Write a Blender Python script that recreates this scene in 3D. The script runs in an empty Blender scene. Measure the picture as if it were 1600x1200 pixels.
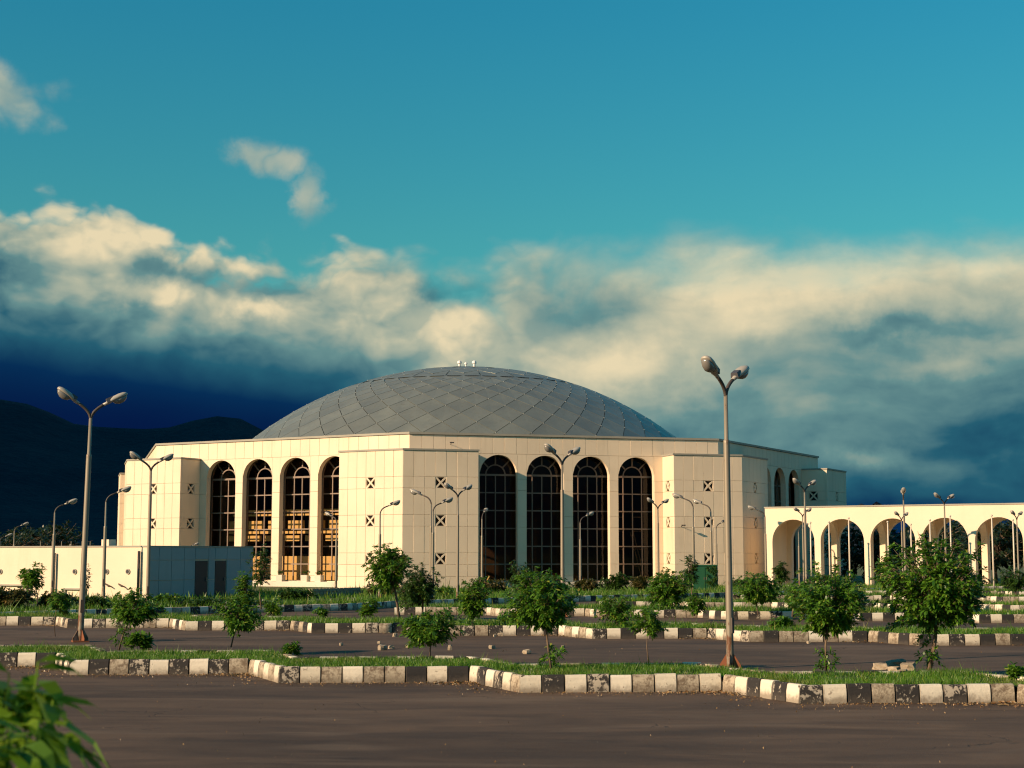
import bpy, bmesh, math, random
import numpy as np
from mathutils import Vector, Matrix

R = math.radians
rnd = random.Random(7)
scene = bpy.context.scene
C = scene.collection

# ------------------------------------------------------------------ camera
CAM_H = 2.4
FPX = 2400.0                       # focal length in pixels of the 1600 px wide photograph
PITCH = math.atan(268.0 / FPX)     # horizon sits low in the frame
cam_data = bpy.data.cameras.new('camera')
cam_data.sensor_width = 36.0
cam_data.lens = 36.0 * FPX / 1600.0
cam_data.clip_start = 0.1
cam_data.clip_end = 20000.0
cam_data.dof.use_dof = True
cam_data.dof.focus_distance = 50.0
cam_data.dof.aperture_fstop = 4.2
cam = bpy.data.objects.new('camera', cam_data)
cam.location = (0, 0, CAM_H)
cam.rotation_euler = (math.pi / 2 + PITCH, 0, 0)
C.objects.link(cam)
scene.camera = cam

# ------------------------------------------------------------------ sun and exposure
SUN_AZ = R(31.5)      # sun stands left of the camera, a little on the camera's side
SUN_EL = R(22)
to_sun = Vector((-math.cos(SUN_AZ) * math.cos(SUN_EL), -math.sin(SUN_AZ) * math.cos(SUN_EL), math.sin(SUN_EL)))
sun_data = bpy.data.lights.new('sun', 'SUN')
sun_data.energy = 5.0
sun_data.angle = R(0.5)
sun_data.color = (1.0, 0.70, 0.45)
sun = bpy.data.objects.new('sun', sun_data)
sun.rotation_euler = (-to_sun).to_track_quat('-Z', 'Y').to_euler()
sun.location = (-60, -30, 60)
C.objects.link(sun)
vs = scene.view_settings
scene.display_settings.display_device = 'sRGB'
vs.view_transform = 'Standard'
vs.look = 'None'
vs.exposure = 0.45
vs.gamma = 1.0
vs.use_curve_mapping = False
scene.cycles.use_denoising = True
scene.cycles.filter_width = 1.15
scene.cycles.max_bounces = 6
scene.cycles.transparent_max_bounces = 12
scene.cycles.sample_clamp_indirect = 6.0

# ------------------------------------------------------------------ world: tinted Nishita sky with a cloud bank
world = bpy.data.worlds.new('World')
scene.world = world
world.use_nodes = True
wt = world.node_tree
wt.nodes.clear()


class NG:
    """tiny helper that writes math node chains"""
    def __init__(self, tree):
        self.t = tree

    def put(self, sock, v):
        if isinstance(v, (int, float)):
            sock.default_value = v
        elif isinstance(v, (tuple, list)):
            sock.default_value = v
        else:
            self.t.links.new(v, sock)

    def m(self, op, a, b=None, c=None, clamp=False):
        n = self.t.nodes.new('ShaderNodeMath')
        n.operation = op
        n.use_clamp = clamp
        self.put(n.inputs[0], a)
        if b is not None:
            self.put(n.inputs[1], b)
        if c is not None:
            self.put(n.inputs[2], c)
        return n.outputs[0]

    def add(self, a, b): return self.m('ADD', a, b)
    def sub(self, a, b): return self.m('SUBTRACT', a, b)
    def mul(self, a, b): return self.m('MULTIPLY', a, b)

    def smooth(self, x, lo, hi):
        n = self.t.nodes.new('ShaderNodeMapRange')
        n.interpolation_type = 'SMOOTHSTEP'
        self.put(n.inputs['Value'], x)
        self.put(n.inputs['From Min'], lo)
        self.put(n.inputs['From Max'], hi)
        n.inputs['To Min'].default_value = 0
        n.inputs['To Max'].default_value = 1
        return n.outputs['Result']

    def noise(self, vec, scale, detail=6, rough=0.55, dist=0.0, lac=2.0):
        n = self.t.nodes.new('ShaderNodeTexNoise')
        self.put(n.inputs['Vector'], vec)
        n.inputs['Scale'].default_value = scale
        n.inputs['Detail'].default_value = detail
        n.inputs['Roughness'].default_value = rough
        n.inputs['Distortion'].default_value = dist
        n.inputs['Lacunarity'].default_value = lac
        return n.outputs['Fac']

    def ramp(self, fac, stops, interp='LINEAR'):
        n = self.t.nodes.new('ShaderNodeValToRGB')
        n.color_ramp.interpolation = interp
        while len(n.color_ramp.elements) < len(stops):
            n.color_ramp.elements.new(0.5)
        for e, (p, c) in zip(n.color_ramp.elements, stops):
            e.position = p
            e.color = (c[0], c[1], c[2], 1) if isinstance(c, (tuple, list)) else (c, c, c, 1)
        self.put(n.inputs['Fac'], fac)
        return n.outputs['Color']

    def mix(self, fac, a, b, blend='MIX'):
        n = self.t.nodes.new('ShaderNodeMix')
        n.data_type = 'RGBA'
        n.blend_type = blend
        self.put(n.inputs[0], fac)
        for s, v in ((n.inputs[6], a), (n.inputs[7], b)):
            if isinstance(v, (tuple, list)):
                s.default_value = (v[0], v[1], v[2], 1)
            else:
                self.t.links.new(v, s)
        return n.outputs[2]

    def curve(self, x, x0, x1, y0, y1, pts):
        """float curve through pts given in real units"""
        mr = self.t.nodes.new('ShaderNodeMapRange')
        self.put(mr.inputs['Value'], x)
        mr.inputs['From Min'].default_value = x0
        mr.inputs['From Max'].default_value = x1
        n = self.t.nodes.new('ShaderNodeFloatCurve')
        cm = n.mapping
        cv = cm.curves[0]
        pp = [((a - x0) / (x1 - x0), (b - y0) / (y1 - y0)) for a, b in pts]
        cv.points[0].location = pp[0]
        cv.points[-1].location = pp[-1]
        for q in pp[1:-1]:
            cv.points.new(*q)
        cm.update()
        self.t.links.new(mr.outputs['Result'], n.inputs['Value'])
        return self.add(self.mul(n.outputs[0], y1 - y0), y0)

    def vmul(self, vec, s):
        n = self.t.nodes.new('ShaderNodeVectorMath')
        n.operation = 'MULTIPLY'
        self.t.links.new(vec, n.inputs[0])
        n.inputs[1].default_value = s
        return n.outputs[0]

    def vadd(self, a, b):
        n = self.t.nodes.new('ShaderNodeVectorMath')
        n.operation = 'ADD'
        self.t.links.new(a, n.inputs[0])
        if isinstance(b, (tuple, list)):
            n.inputs[1].default_value = b
        else:
            self.t.links.new(b, n.inputs[1])
        return n.outputs[0]


def build_world():
    g = NG(wt)
    KSKY = .735
    sky = wt.nodes.new('ShaderNodeTexSky')
    sky.sky_type = 'NISHITA'
    sky.sun_disc = False
    sky.sun_elevation = SUN_EL
    sky.sun_rotation = math.atan2(to_sun.x, to_sun.y)
    sky.altitude = 500
    sky.air_density = 1.0
    sky.dust_density = 0.6
    sky.ozone_density = 2.0
    tc = wt.nodes.new('ShaderNodeTexCoord')
    d = tc.outputs['Generated']
    sx = wt.nodes.new('ShaderNodeSeparateXYZ')
    wt.links.new(d, sx.inputs[0])
    az = g.m('ARCTAN2', sx.outputs[0], sx.outputs[1])
    el = g.m('ARCSINE', sx.outputs[2])
    u = g.mul(az, 24.0)          # 1 unit = 1/24 rad
    v = g.mul(el, 24.0)
    # warped direction for billows
    wn = wt.nodes.new('ShaderNodeTexNoise')
    wt.links.new(d, wn.inputs['Vector'])
    wn.inputs['Scale'].default_value = 9.0
    wn.inputs['Detail'].default_value = 3
    off = g.vmul(wn.outputs['Color'], (0.055, 0.055, 0.04))
    dw = g.vadd(d, off)
    ds = g.vmul(dw, (1.0, 1.0, 1.7))
    n1 = g.noise(ds, 12.0, 6, 0.52)
    n2 = g.noise(g.vadd(ds, (-0.010, -0.004, 0.022)), 12.0, 5, 0.52)   # toward the sun: self shading
    n3 = g.noise(g.vmul(d, (1, 1, 2.6)), 5.0, 5, 0.5)
    def puffs(vec):
        na = g.noise(vec, 12.0, 1.5, .45)
        nb = g.noise(vec, 33.0, 2.5, .5)
        a_ = g.m('ABSOLUTE', g.mul(g.sub(na, .5), 2.0))
        b_ = g.m('ABSOLUTE', g.mul(g.sub(nb, .5), 2.0))
        return g.add(g.mul(a_, 1.15), g.mul(b_, .55))
    dv = g.vadd(g.vmul(d, (1.0, 1.0, 1.35)), g.vmul(wn.outputs['Color'], (.05, .05, .04)))
    V1 = puffs(dv)
    V2 = puffs(g.vadd(dv, (-.012, -.004, .013)))
    puff = g.sub(V1, V2)
    lft = g.curve(u, -76, 76, 0, 1, [(-76, .8), (-10, 1.0), (-1, .95), (1, .45), (4, .28), (10, .28), (76, .6)])
    billow = g.m('MAXIMUM', g.add(g.mul(g.sub(n1, n2), .9), g.mul(g.mul(puff, .55), lft)), -.14)
    # coverage -----------------------------------------------------------
    top = g.curve(u, -76, 76, 0, 8, [(-76, 4.8), (-30, 5.0), (-12, 5.0), (-8.3, 5.1), (-6.9, 5.6), (-5.4, 5.15), (-4.2, 4.7), (-3.2, 4.8),
                                    (-1.9, 4.95), (-1.0, 4.65), (0, 4.75), (1.2, 4.8), (2.2, 4.75), (2.9, 4.9), (4.2, 4.95),
                                    (6, 4.8), (8.4, 4.9), (14, 5.0), (40, 4.9), (76, 4.8)])
    soft = g.curve(u, -76, 76, 0, 2, [(-76, .4), (-12, .3), (-8, .2), (-4, .25), (-1.5, .45), (1, .7), (5, .7), (10, .7), (76, .5)])
    h = g.sub(g.add(top, g.add(g.mul(g.sub(n1, 0.5), 1.5), g.mul(g.mul(g.sub(V1, .4), 1.1), lft))), v)
    cov = g.smooth(h, g.mul(soft, -0.5), g.mul(soft, 1.3))

    w2 = wt.nodes.new('ShaderNodeTexNoise')
    wt.links.new(d, w2.inputs['Vector'])
    w2.inputs['Scale'].default_value = 22.0
    w2.inputs['Detail'].default_value = 5
    w2.inputs['Roughness'].default_value = .6
    ws = wt.nodes.new('ShaderNodeSeparateXYZ')
    wt.links.new(w2.outputs['Color'], ws.inputs[0])
    uw = g.add(u, g.mul(g.sub(ws.outputs[0], .5), 1.5))
    vw = g.add(v, g.mul(g.sub(ws.outputs[1], .5), .9))

    def gauss(cx, cy, sxx, syy, amp):
        a = g.mul(g.sub(uw, cx), 1.0 / sxx)
        b = g.mul(g.sub(vw, cy), 1.0 / syy)
        q = g.add(g.mul(a, a), g.mul(b, b))
        return g.mul(g.m('EXPONENT', g.mul(q, -1.0)), amp)

    # small loose clouds above the bank (and more of the same elsewhere round the sky)
    wis = None
    for a in [(-7.9, 6.7, 0.9, .5, 1.7), (-7.0, 6.75, .7, .28, 1.0), (-3.75, 6.1, .75, .36, 1.8), (-3.15, 5.60, .45, .7, 1.25), (-4.1, 5.45, .5, .18, .5),
              (-6.1, 6.1, .4, .2, .5), (-1.6, 5.4, .6, .22, .4),
              (-14, 6.9, 1.5, .5, .9), (-20, 7.4, 2, .6, .9), (15, 6.4, 1.6, .4, .8), (24, 7.2, 2, .5, .9), (-40, 7, 3, .6, .9), (46, 7, 3, .6, .9)]:
        gg = gauss(*a)
        wis = gg if wis is None else g.m('MAXIMUM', wis, gg)
    wcov = g.mul(g.smooth(g.mul(wis, g.add(.10, g.add(g.mul(n1, 1.2), g.mul(g.sub(V1, .35), .9)))), .30, 1.05), .85)
    cover = g.m('MAXIMUM', cov, wcov)
    # brightness of the bank ---------------------------------------------
    lo = g.curve(u, -76, 76, -4, 6, [(-76, -.8), (-40, .2), (-16, 1.9), (-8.5, 2.0), (-6, 1.85), (-4, 1.65), (-2.4, 1.35), (-1.2, .2), (0, -1.3), (2, -1.9),
                                    (4, -1.8), (6, -1.7), (9, -1.5), (14, -1.2), (40, -1.0), (76, -.8)])
    span = g.curve(u, -76, 76, 0, 6, [(-76, 5.5), (-40, 4.5), (-10, 2.8), (-6, 2.6), (-2, 2.6), (0, 4.6), (3, 5.8), (6, 6.0), (10, 6.0), (40, 5.8), (76, 5.5)])
    L = g.mul(g.smooth(v, lo, g.add(lo, span)), 0.75)
    for a in [(-7.0, 5.15, .8, .42, .36), (-5.5, 4.85, .5, .35, .26), (-4.35, 4.55, .35, .35, .22), (-2.7, 4.65, .8, .4, .18), (-5.6, 3.95, .6, .22, .28),
              (-3.9, 3.68, .42, .16, .30), (-1.1, 3.55, .7, .5, .19), (1.9, 2.85, 1.25, .45, .30), (3.5, 4.2, 1.2, .6, .30), (5.2, 4.25, 1.0, .45, .22),
              (7.4, 4.2, 1.0, .4, .20), (5.45, 1.5, .6, .22, .20), (4.0, 3.4, .5, .18, .12), (6.5, 2.8, 1.0, .18, .12),
              (6.0, 3.45, 1.2, .20, -.20), (-5.3, 4.4, .6, .18, -.16), (-.9, 4.15, .6, .16, -.26), (1.2, 3.95, .8, .3, -.16), (7.6, 2.0, .8, .6, -.12),
              (3.4, 2.2, .8, .4, -.06), (-8.2, 4.1, .5, .6, -.25), (-3.4, 4.1, .5, .2, -.12), (6.2, 2.1, 1.0, .4, -.05)]:
        L = g.add(L, gauss(*a))
    vis = g.curve(u, -76, 76, 0, 2, [(-76, 1), (-8, 1.0), (-1, .9), (1, .55), (9, .5), (76, 1)])
    L = g.add(L, g.mul(g.mul(billow, vis), g.smooth(v, g.add(lo, .5), g.add(lo, 2.5))))
    n4 = g.noise(g.vmul(dw, (1, 1, 4.5)), 7.0, 4, .5)
    L = g.add(L, g.mul(g.sub(n3, .5), .14))
    L = g.add(L, g.mul(g.mul(g.sub(n4, .5), .62), g.m('SUBTRACT', 1.0, lft)))
    ccol = g.ramp(L, [(0.0, (.0012, .009, .055)), (.16, (.002, .026, .088)), (.36, (.019, .110, .165)), (.58, (.135, .270, .270)),
                      (.80, (.43, .46, .35)), (1.0, (.80, .68, .44))])
    wcol = g.ramp(g.add(.62, g.mul(billow, .8)), [(0.2, (.07, .22, .27)), (.6, (.36, .43, .36)), (1.0, (.62, .57, .42))])
    # clear sky: Nishita, tinted towards the teal of the photograph
    tint = g.ramp(g.mul(v, 0.05), [(0.0, (.30, .80, .62)), (.22, (.24, .84, .63)), (.42, (.145, .90, .84)), (.7, (.13, .94, .97)), (1.0, (.13, .94, .97))])
    skyc = g.mix(1.0, sky.outputs[0], tint, 'MULTIPLY')
    bgs = wt.nodes.new('ShaderNodeBackground')
    wt.links.new(skyc, bgs.inputs[0])
    bgs.inputs[1].default_value = 0.125 * KSKY
    wcov2 = g.smooth(cov, .02, .3)
    cc = g.mix(wcov2, wcol, ccol)
    bgc = wt.nodes.new('ShaderNodeBackground')
    wt.links.new(cc, bgc.inputs[0])
    bgc.inputs[1].default_value = KSKY
    mx = wt.nodes.new('ShaderNodeMixShader')
    wt.links.new(cover, mx.inputs[0])
    wt.links.new(bgs.outputs[0], mx.inputs[1])
    wt.links.new(bgc.outputs[0], mx.inputs[2])
    out = wt.nodes.new('ShaderNodeOutputWorld')
    wt.links.new(mx.outputs[0], out.inputs[0])


build_world()
world.cycles.sampling_method = 'MANUAL'
world.cycles.sample_map_resolution = 512

# ------------------------------------------------------------------ helpers
def ground_at(px, py, z=0.0):
    """point at height z seen at a photograph pixel"""
    r = (px - 800.0) / FPX
    uu = (600.0 - py) / FPX
    cp, sp = math.cos(PITCH), math.sin(PITCH)
    d = Vector((r, cp - uu * sp, sp + uu * cp))
    t = (z - CAM_H) / d.z
    return Vector((d.x * t, d.y * t, z))


def x_at(px, Y, z=0.0):
    c = Y * math.cos(PITCH) + (z - CAM_H) * math.sin(PITCH)
    return (px - 800.0) / FPX * c


def z_at(py, Y):
    return CAM_H + Y * math.tan(PITCH + math.atan((600.0 - py) / FPX))


def y_of_base(py):
    return ground_at(800, py).y


class MB:
    def __init__(self):
        self.v = []
        self.f = []

    def add(self, vs, fs):
        o = len(self.v)
        self.v.extend([tuple(p) for p in vs])
        self.f.extend([tuple(i + o for i in f) for f in fs])

    def box(self, c, s, rz=0.0, taper=1.0):
        hx, hy, hz = s[0] / 2, s[1] / 2, s[2] / 2
        cs, sn = math.cos(rz), math.sin(rz)
        vs = []
        for z, k in ((-hz, 1.0), (hz, taper)):
            for x, y in ((-hx, -hy), (hx, -hy), (hx, hy), (-hx, hy)):
                x *= k
                y *= k
                vs.append((c[0] + x * cs - y * sn, c[1] + x * sn + y * cs, c[2] + z))
        self.add(vs, [(0, 3, 2, 1), (4, 5, 6, 7), (0, 1, 5, 4), (1, 2, 6, 5), (2, 3, 7, 6), (3, 0, 4, 7)])

    def tube(self, pts, radii, n=8, cap=True):
        pts = [Vector(p) for p in pts]
        rings = []
        up = Vector((0, 0, 1))
        for i, p in enumerate(pts):
            if i == 0:
                t = pts[1] - p
            elif i == len(pts) - 1:
                t = p - pts[i - 1]
            else:
                t = pts[i + 1] - pts[i - 1]
            t.normalize()
            a = t.cross(up)
            if a.length < 1e-3:
                a = t.cross(Vector((0, 1, 0)))
            a.normalize()
            b = a.cross(t)
            b.normalize()
            r = radii[i] if isinstance(radii, (list, tuple)) else radii
            rings.append([p + (a * math.cos(2 * math.pi * k / n) + b * math.sin(2 * math.pi * k / n)) * r for k in range(n)])
        o = []
        for r_ in rings:
            o += r_
        fs = []
        for i in range(len(rings) - 1):
            for k in range(n):
                k2 = (k + 1) % n
                fs.append((i * n + k, i * n + k2, (i + 1) * n + k2, (i + 1) * n + k))
        if cap:
            fs.append(tuple(range(n))[::-1])
            fs.append(tuple((len(rings) - 1) * n + k for k in range(n)))
        self.add(o, fs)

    def prism(self, poly, z0, z1):
        n = len(poly)
        vs = [(p[0], p[1], z0) for p in poly] + [(p[0], p[1], z1) for p in poly]
        fs = [tuple(range(n))[::-1], tuple(range(n, 2 * n))]
        for i in range(n):
            j = (i + 1) % n
            fs.append((i, j, n + j, n + i))
        self.add(vs, fs)

    def mesh(self, name, mat, smooth=False, fix=False):
        me = bpy.data.meshes.new(name)
        me.from_pydata(self.v, [], self.f)
        if fix:
            bm = bmesh.new()
            bm.from_mesh(me)
            bmesh.ops.recalc_face_normals(bm, faces=bm.faces[:])
            bm.to_mesh(me)
            bm.free()
        if smooth:
            me.polygons.foreach_set('use_smooth', [True] * len(me.polygons))
        if mat is not None:
            me.materials.append(mat)
        me.update()
        return me

    def build(self, name, mat, parent=None, smooth=False, fix=False):
        return put(name, self.mesh(name, mat, smooth, fix), parent)


def put(name, me, parent=None, matrix=None):
    """links mesh as an object; vertices / matrix are in world space, the parent is an unrotated Empty or a part of one"""
    o = bpy.data.objects.new(name, me)
    C.objects.link(o)
    if parent is not None:
        o.parent = parent
        if parent.type == 'EMPTY':
            o.matrix_parent_inverse = Matrix.Translation(-parent.location)
        else:
            o.matrix_parent_inverse = parent.matrix_basis.inverted()
    if matrix is not None:
        o.matrix_basis = matrix
    return o


def tag(o, label, cat, group=None, kind=None):
    if label:
        o['label'] = label
    if cat:
        o['category'] = cat
    if group:
        o['group'] = group
    if kind:
        o['kind'] = kind
    return o


def thing(name, label, cat, loc=(0, 0, 0), group=None, kind=None):
    o = bpy.data.objects.new(name, None)
    o.empty_display_size = 0.2
    C.objects.link(o)
    o.location = loc
    return tag(o, label, cat, group, kind)


def copy_tree(o, parent=None):
    c = o.copy()
    C.objects.link(c)
    if parent is not None:
        c.parent = parent
        c.matrix_parent_inverse = o.matrix_parent_inverse.copy()
    for ch in o.children:
        copy_tree(ch, c)
    return c


# ------------------------------------------------------------------ materials
MATS = {}


def material(name, build=None, **kw):
    m = bpy.data.materials.new(name)
    m.use_nodes = True
    nt = m.node_tree
    bsdf = nt.nodes['Principled BSDF']
    g = NG(nt)
    for k, val in kw.items():
        s = bsdf.inputs[k]
        s.default_value = (val[0], val[1], val[2], 1) if isinstance(val, (tuple, list)) else val
    if build:
        build(g, nt, bsdf)
    MATS[name] = m
    return m


def coords(nt, kind='Object'):
    return nt.nodes.new('ShaderNodeTexCoord').outputs[kind]


def worldpos(nt):
    return nt.nodes.new('ShaderNodeNewGeometry').outputs['Position']


def bump(g, nt, bsdf, h, strength=.3, dist=.02):
    b = nt.nodes.new('ShaderNodeBump')
    b.inputs['Strength'].default_value = strength
    b.inputs['Distance'].default_value = dist
    nt.links.new(h, b.inputs['Height'])
    nt.links.new(b.outputs[0], bsdf.inputs['Normal'])


def objrand(nt):
    return nt.nodes.new('ShaderNodeObjectInfo').outputs['Random']


def m_stone(base, var=.10, dirt=.38):
    def f(g, nt, b):
        p = worldpos(nt)
        n1 = g.noise(p, .35, 5, .6)
        n2 = g.noise(g.vmul(p, (1, 1, .12)), 1.6, 6, .65)     # rain streaks
        n3 = g.noise(p, 14, 4, .6)
        r = objrand(nt)
        c1 = g.mix(g.smooth(n1, .3, .75), base, tuple(x * (1 - var) for x in base))
        c2 = g.mix(g.mul(g.smooth(n2, .52, .8), dirt), c1, (base[0] * .62, base[1] * .58, base[2] * .5))
        c3 = g.mix(g.mul(r, .15), c2, (base[0] * .72, base[1] * .70, base[2] * .68))
        c4 = g.mix(g.mul(n3, .14), c3, (base[0] * .7, base[1] * .68, base[2] * .6))
        nt.links.new(c4, b.inputs['Base Color'])
        b.inputs['Roughness'].default_value = .62
        bump(g, nt, b, n3, .08, .02)
    return f


M_CLAD = material('cladding', m_stone((.84, .69, .505)))
M_WALL = material('render_wall', m_stone((.84, .69, .505), .06, .18))
M_SERV = material('service_wall', m_stone((.80, .67, .50), .1, .3))
M_SIDE_SHADE = material('shade_grey_cladding', m_stone((.36, .38, .40), .15, .3))  # grey colour carries the shade on the block's right side
M_JOINT = material('joint', None, **{'Base Color': (.42, .35, .26), 'Roughness': .9})
M_COPE = material('coping', m_stone((.36, .34, .28), .2, .4))
M_PLINTH = material('plinth', m_stone((.70, .64, .52), .2, .5))
M_VOID = material('vent_void', None, **{'Base Color': (.012, .009, .008), 'Roughness': .9})
M_FRAME = material('window_frame', None, **{'Base Color': (.21, .15, .11), 'Roughness': .5})
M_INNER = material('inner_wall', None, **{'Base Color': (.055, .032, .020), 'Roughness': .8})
M_GALL = material('gallery', None, **{'Base Color': (.88, .72, .44), 'Roughness': .6})
M_DOOR = material('metal_door', None, **{'Base Color': (.014, .014, .022), 'Roughness': .5})


def m_glass(g, nt, b):
    nt.nodes.remove(b)
    out = nt.nodes['Material Output']
    tr = nt.nodes.new('ShaderNodeBsdfTransparent')
    tr.inputs[0].default_value = (.76, .66, .50, 1)
    gl = nt.nodes.new('ShaderNodeBsdfGlossy')
    gl.inputs['Roughness'].default_value = .03
    gl.inputs[0].default_value = (.9, .85, .8, 1)
    n = g.noise(worldpos(nt), .8, 2, .5)
    bm_ = nt.nodes.new('ShaderNodeBump')
    bm_.inputs['Strength'].default_value = .05
    bm_.inputs['Distance'].default_value = .05
    nt.links.new(n, bm_.inputs['Height'])
    nt.links.new(bm_.outputs[0], gl.inputs['Normal'])
    lw = nt.nodes.new('ShaderNodeFresnel')
    lw.inputs[0].default_value = 1.34
    mx = nt.nodes.new('ShaderNodeMixShader')
    nt.links.new(lw.outputs[0], mx.inputs[0])
    nt.links.new(tr.outputs[0], mx.inputs[1])
    nt.links.new(gl.outputs[0], mx.inputs[2])
    nt.links.new(mx.outputs[0], out.inputs[0])


M_GLASS = material('tinted_glass', m_glass)


def m_dome(g, nt, b):
    p = worldpos(nt)
    r = objrand(nt)
    n = g.noise(p, .5, 6, .6)
    n2 = g.noise(g.vmul(p, (1, 1, .4)), 3.5, 5, .65)
    c = g.mix(g.smooth(n, .3, .7), (.29, .305, .255), (.23, .25, .22))
    c = g.mix(g.mul(g.smooth(n2, .5, .8), .35), c, (.12, .10, .07))
    c = g.mix(g.mul(r, .34), c, (.14, .15, .135))
    nt.links.new(c, b.inputs['Base Color'])
    b.inputs['Metallic'].default_value = .45
    nt.links.new(g.add(.32, g.mul(n2, .2)), b.inputs['Roughness'])


M_DOME = material('dome_sheet', m_dome)
M_DOME_RIB = material('dome_seam', None, **{'Base Color': (.045, .042, .04), 'Roughness': .6, 'Metallic': .3})
M_CAPS = material('dome_cap', None, **{'Base Color': (.6, .6, .56), 'Roughness': .4, 'Metallic': .5})
M_COWL = material('white_cowl', None, **{'Base Color': (.8, .79, .75), 'Roughness': .4})


def m_asphalt(g, nt, b):
    p = worldpos(nt)
    big = g.noise(g.vmul(p, (.5, 1.3, 1)), .22, 5, .6, .4)
    mid = g.noise(g.vmul(p, (.45, 1.6, 1)), .9, 6, .65, .6)
    fine = g.noise(p, 55, 3, .7)
    spk = g.noise(p, 90, 2, .5)
    patch = g.noise(g.vmul(p, (.35, 1.0, 1)), .55, 3, .5, 1.2)
    c = g.ramp(g.add(g.mul(big, .6), g.mul(mid, .4)), [(.33, (.042, .026, .018)), (.43, (.075, .048, .032)), (.54, (.125, .080, .052)), (.7, (.160, .104, .067))])
    c = g.mix(g.mul(fine, .45), c, (.05, .034, .025))
    c = g.mix(g.mul(g.smooth(patch, .50, .66), .45), c, (.045, .030, .022))
    c = g.mix(g.mul(g.smooth(patch, .46, .30), .30), c, (.20, .145, .10))
    c = g.mix(g.mul(g.smooth(spk, .66, .76), .6), c, (.26, .21, .16))
    # cracks
    vo = nt.nodes.new('ShaderNodeTexVoronoi')
    vo.feature = 'DISTANCE_TO_EDGE'
    vo.inputs['Scale'].default_value = .35
    wv = nt.nodes.new('ShaderNodeTexNoise')
    wv.inputs['Scale'].default_value = 1.5
    wv.inputs['Detail'].default_value = 5
    nt.links.new(p, wv.inputs['Vector'])
    nt.links.new(g.vadd(p, g.vmul(wv.outputs['Color'], (1.6, 1.6, 0))), vo.inputs['Vector'])
    crack = g.mul(g.m('SUBTRACT', 1.0, g.smooth(vo.outputs['Distance'], 0.002, .014)), g.smooth(big, .52, .66))
    c = g.mix(g.mul(crack, .6), c, (.02, .016, .014))
    nt.links.new(c, b.inputs['Base Color'])
    nt.links.new(g.add(.72, g.mul(mid, .2)), b.inputs['Roughness'])
    b.inputs['Specular IOR Level'].default_value = .3
    bump(g, nt, b, g.add(g.mul(fine, .6), g.add(g.mul(mid, 1.5), g.mul(crack, -1.5))), .5, .02)


M_ASPH = material('asphalt', m_asphalt)


def m_earth(g, nt, b):
    p = worldpos(nt)
    n = g.noise(p, .3, 6, .6)
    n2 = g.noise(p, 4, 5, .6)
    c = g.ramp(g.add(g.mul(n, .6), g.mul(n2, .4)), [(.3, (.030, .050, .014)), (.5, (.055, .085, .022)), (.7, (.13, .11, .05))])
    nt.links.new(c, b.inputs['Base Color'])
    b.inputs['Roughness'].default_value = .95
    bump(g, nt, b, n2, .6, .1)


M_EARTH = material('grassy_earth', m_earth)


def m_soil(g, nt, b):
    p = worldpos(nt)
    n2 = g.noise(p, 6, 5, .6)
    c = g.ramp(n2, [(.3, (.035, .055, .014)), (.55, (.060, .080, .022)), (.75, (.10, .08, .045))])
    nt.links.new(c, b.inputs['Base Color'])
    b.inputs['Roughness'].default_value = .95
    bump(g, nt, b, n2, .6, .05)


M_SOIL = material('island_soil', m_soil)


def m_leaf(base, base2, tipc, trans=.45):
    def f(g, nt, b):
        geo = nt.nodes.new('ShaderNodeNewGeometry')
        r = geo.outputs['Random Per Island']
        n = g.noise(geo.outputs['Position'], 1.2, 3, .5)
        c = g.mix(g.smooth(g.add(g.mul(r, .7), g.mul(n, .5)), .25, .9), base, base2)
        c = g.mix(g.smooth(r, .93, .97), c, tipc)
        nt.links.new(c, b.inputs['Base Color'])
        b.inputs['Roughness'].default_value = .42
        b.inputs['Specular IOR Level'].default_value = .45
        tl = nt.nodes.new('ShaderNodeBsdfTranslucent')
        tcol = g.mix(.5, c, (.16, .30, .02))
        nt.links.new(tcol, tl.inputs[0])
        mx = nt.nodes.new('ShaderNodeMixShader')
        mx.inputs[0].default_value = trans * .6
        nt.links.new(b.outputs[0], mx.inputs[1])
        nt.links.new(tl.outputs[0], mx.inputs[2])
        nt.links.new(mx.outputs[0], nt.nodes['Material Output'].inputs[0])
    return f


M_LEAF = material('leaf_green', m_leaf((.032, .115, .012), (.125, .270, .020), (.30, .36, .05), .6))
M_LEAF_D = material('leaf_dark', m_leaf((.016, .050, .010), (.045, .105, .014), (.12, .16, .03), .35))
M_LEAF_B = material('leaf_dry', m_leaf((.050, .060, .016), (.11, .085, .025), (.22, .15, .05), .3))
M_LEAF_Y = material('leaf_fresh', m_leaf((.045, .13, .012), (.12, .25, .02), (.35, .42, .05), .6))
M_LEAF_N = material('leaf_near', m_leaf((.05, .17, .015), (.26, .42, .03), (.6, .65, .08), .9))
def m_grass(g, nt, b):
    m_leaf((.034, .120, .010), (.125, .260, .020), (.28, .28, .06), .5)(g, nt, b)
    src = b.inputs['Base Color'].links[0].from_socket
    n = g.noise(worldpos(nt), .55, 4, .6)
    n2 = g.noise(worldpos(nt), 2.2, 3, .6)
    c = g.mix(g.smooth(n, .52, .72), src, (.15, .17, .03))
    c = g.mix(g.smooth(n2, .56, .74), c, (.016, .055, .010))
    nt.links.new(c, b.inputs['Base Color'])


M_GRASS = material('grass_blade', m_grass)
M_WOOD = material('far_wood', m_leaf((.010, .024, .012), (.020, .040, .018), (.03, .05, .02), .2))


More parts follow.
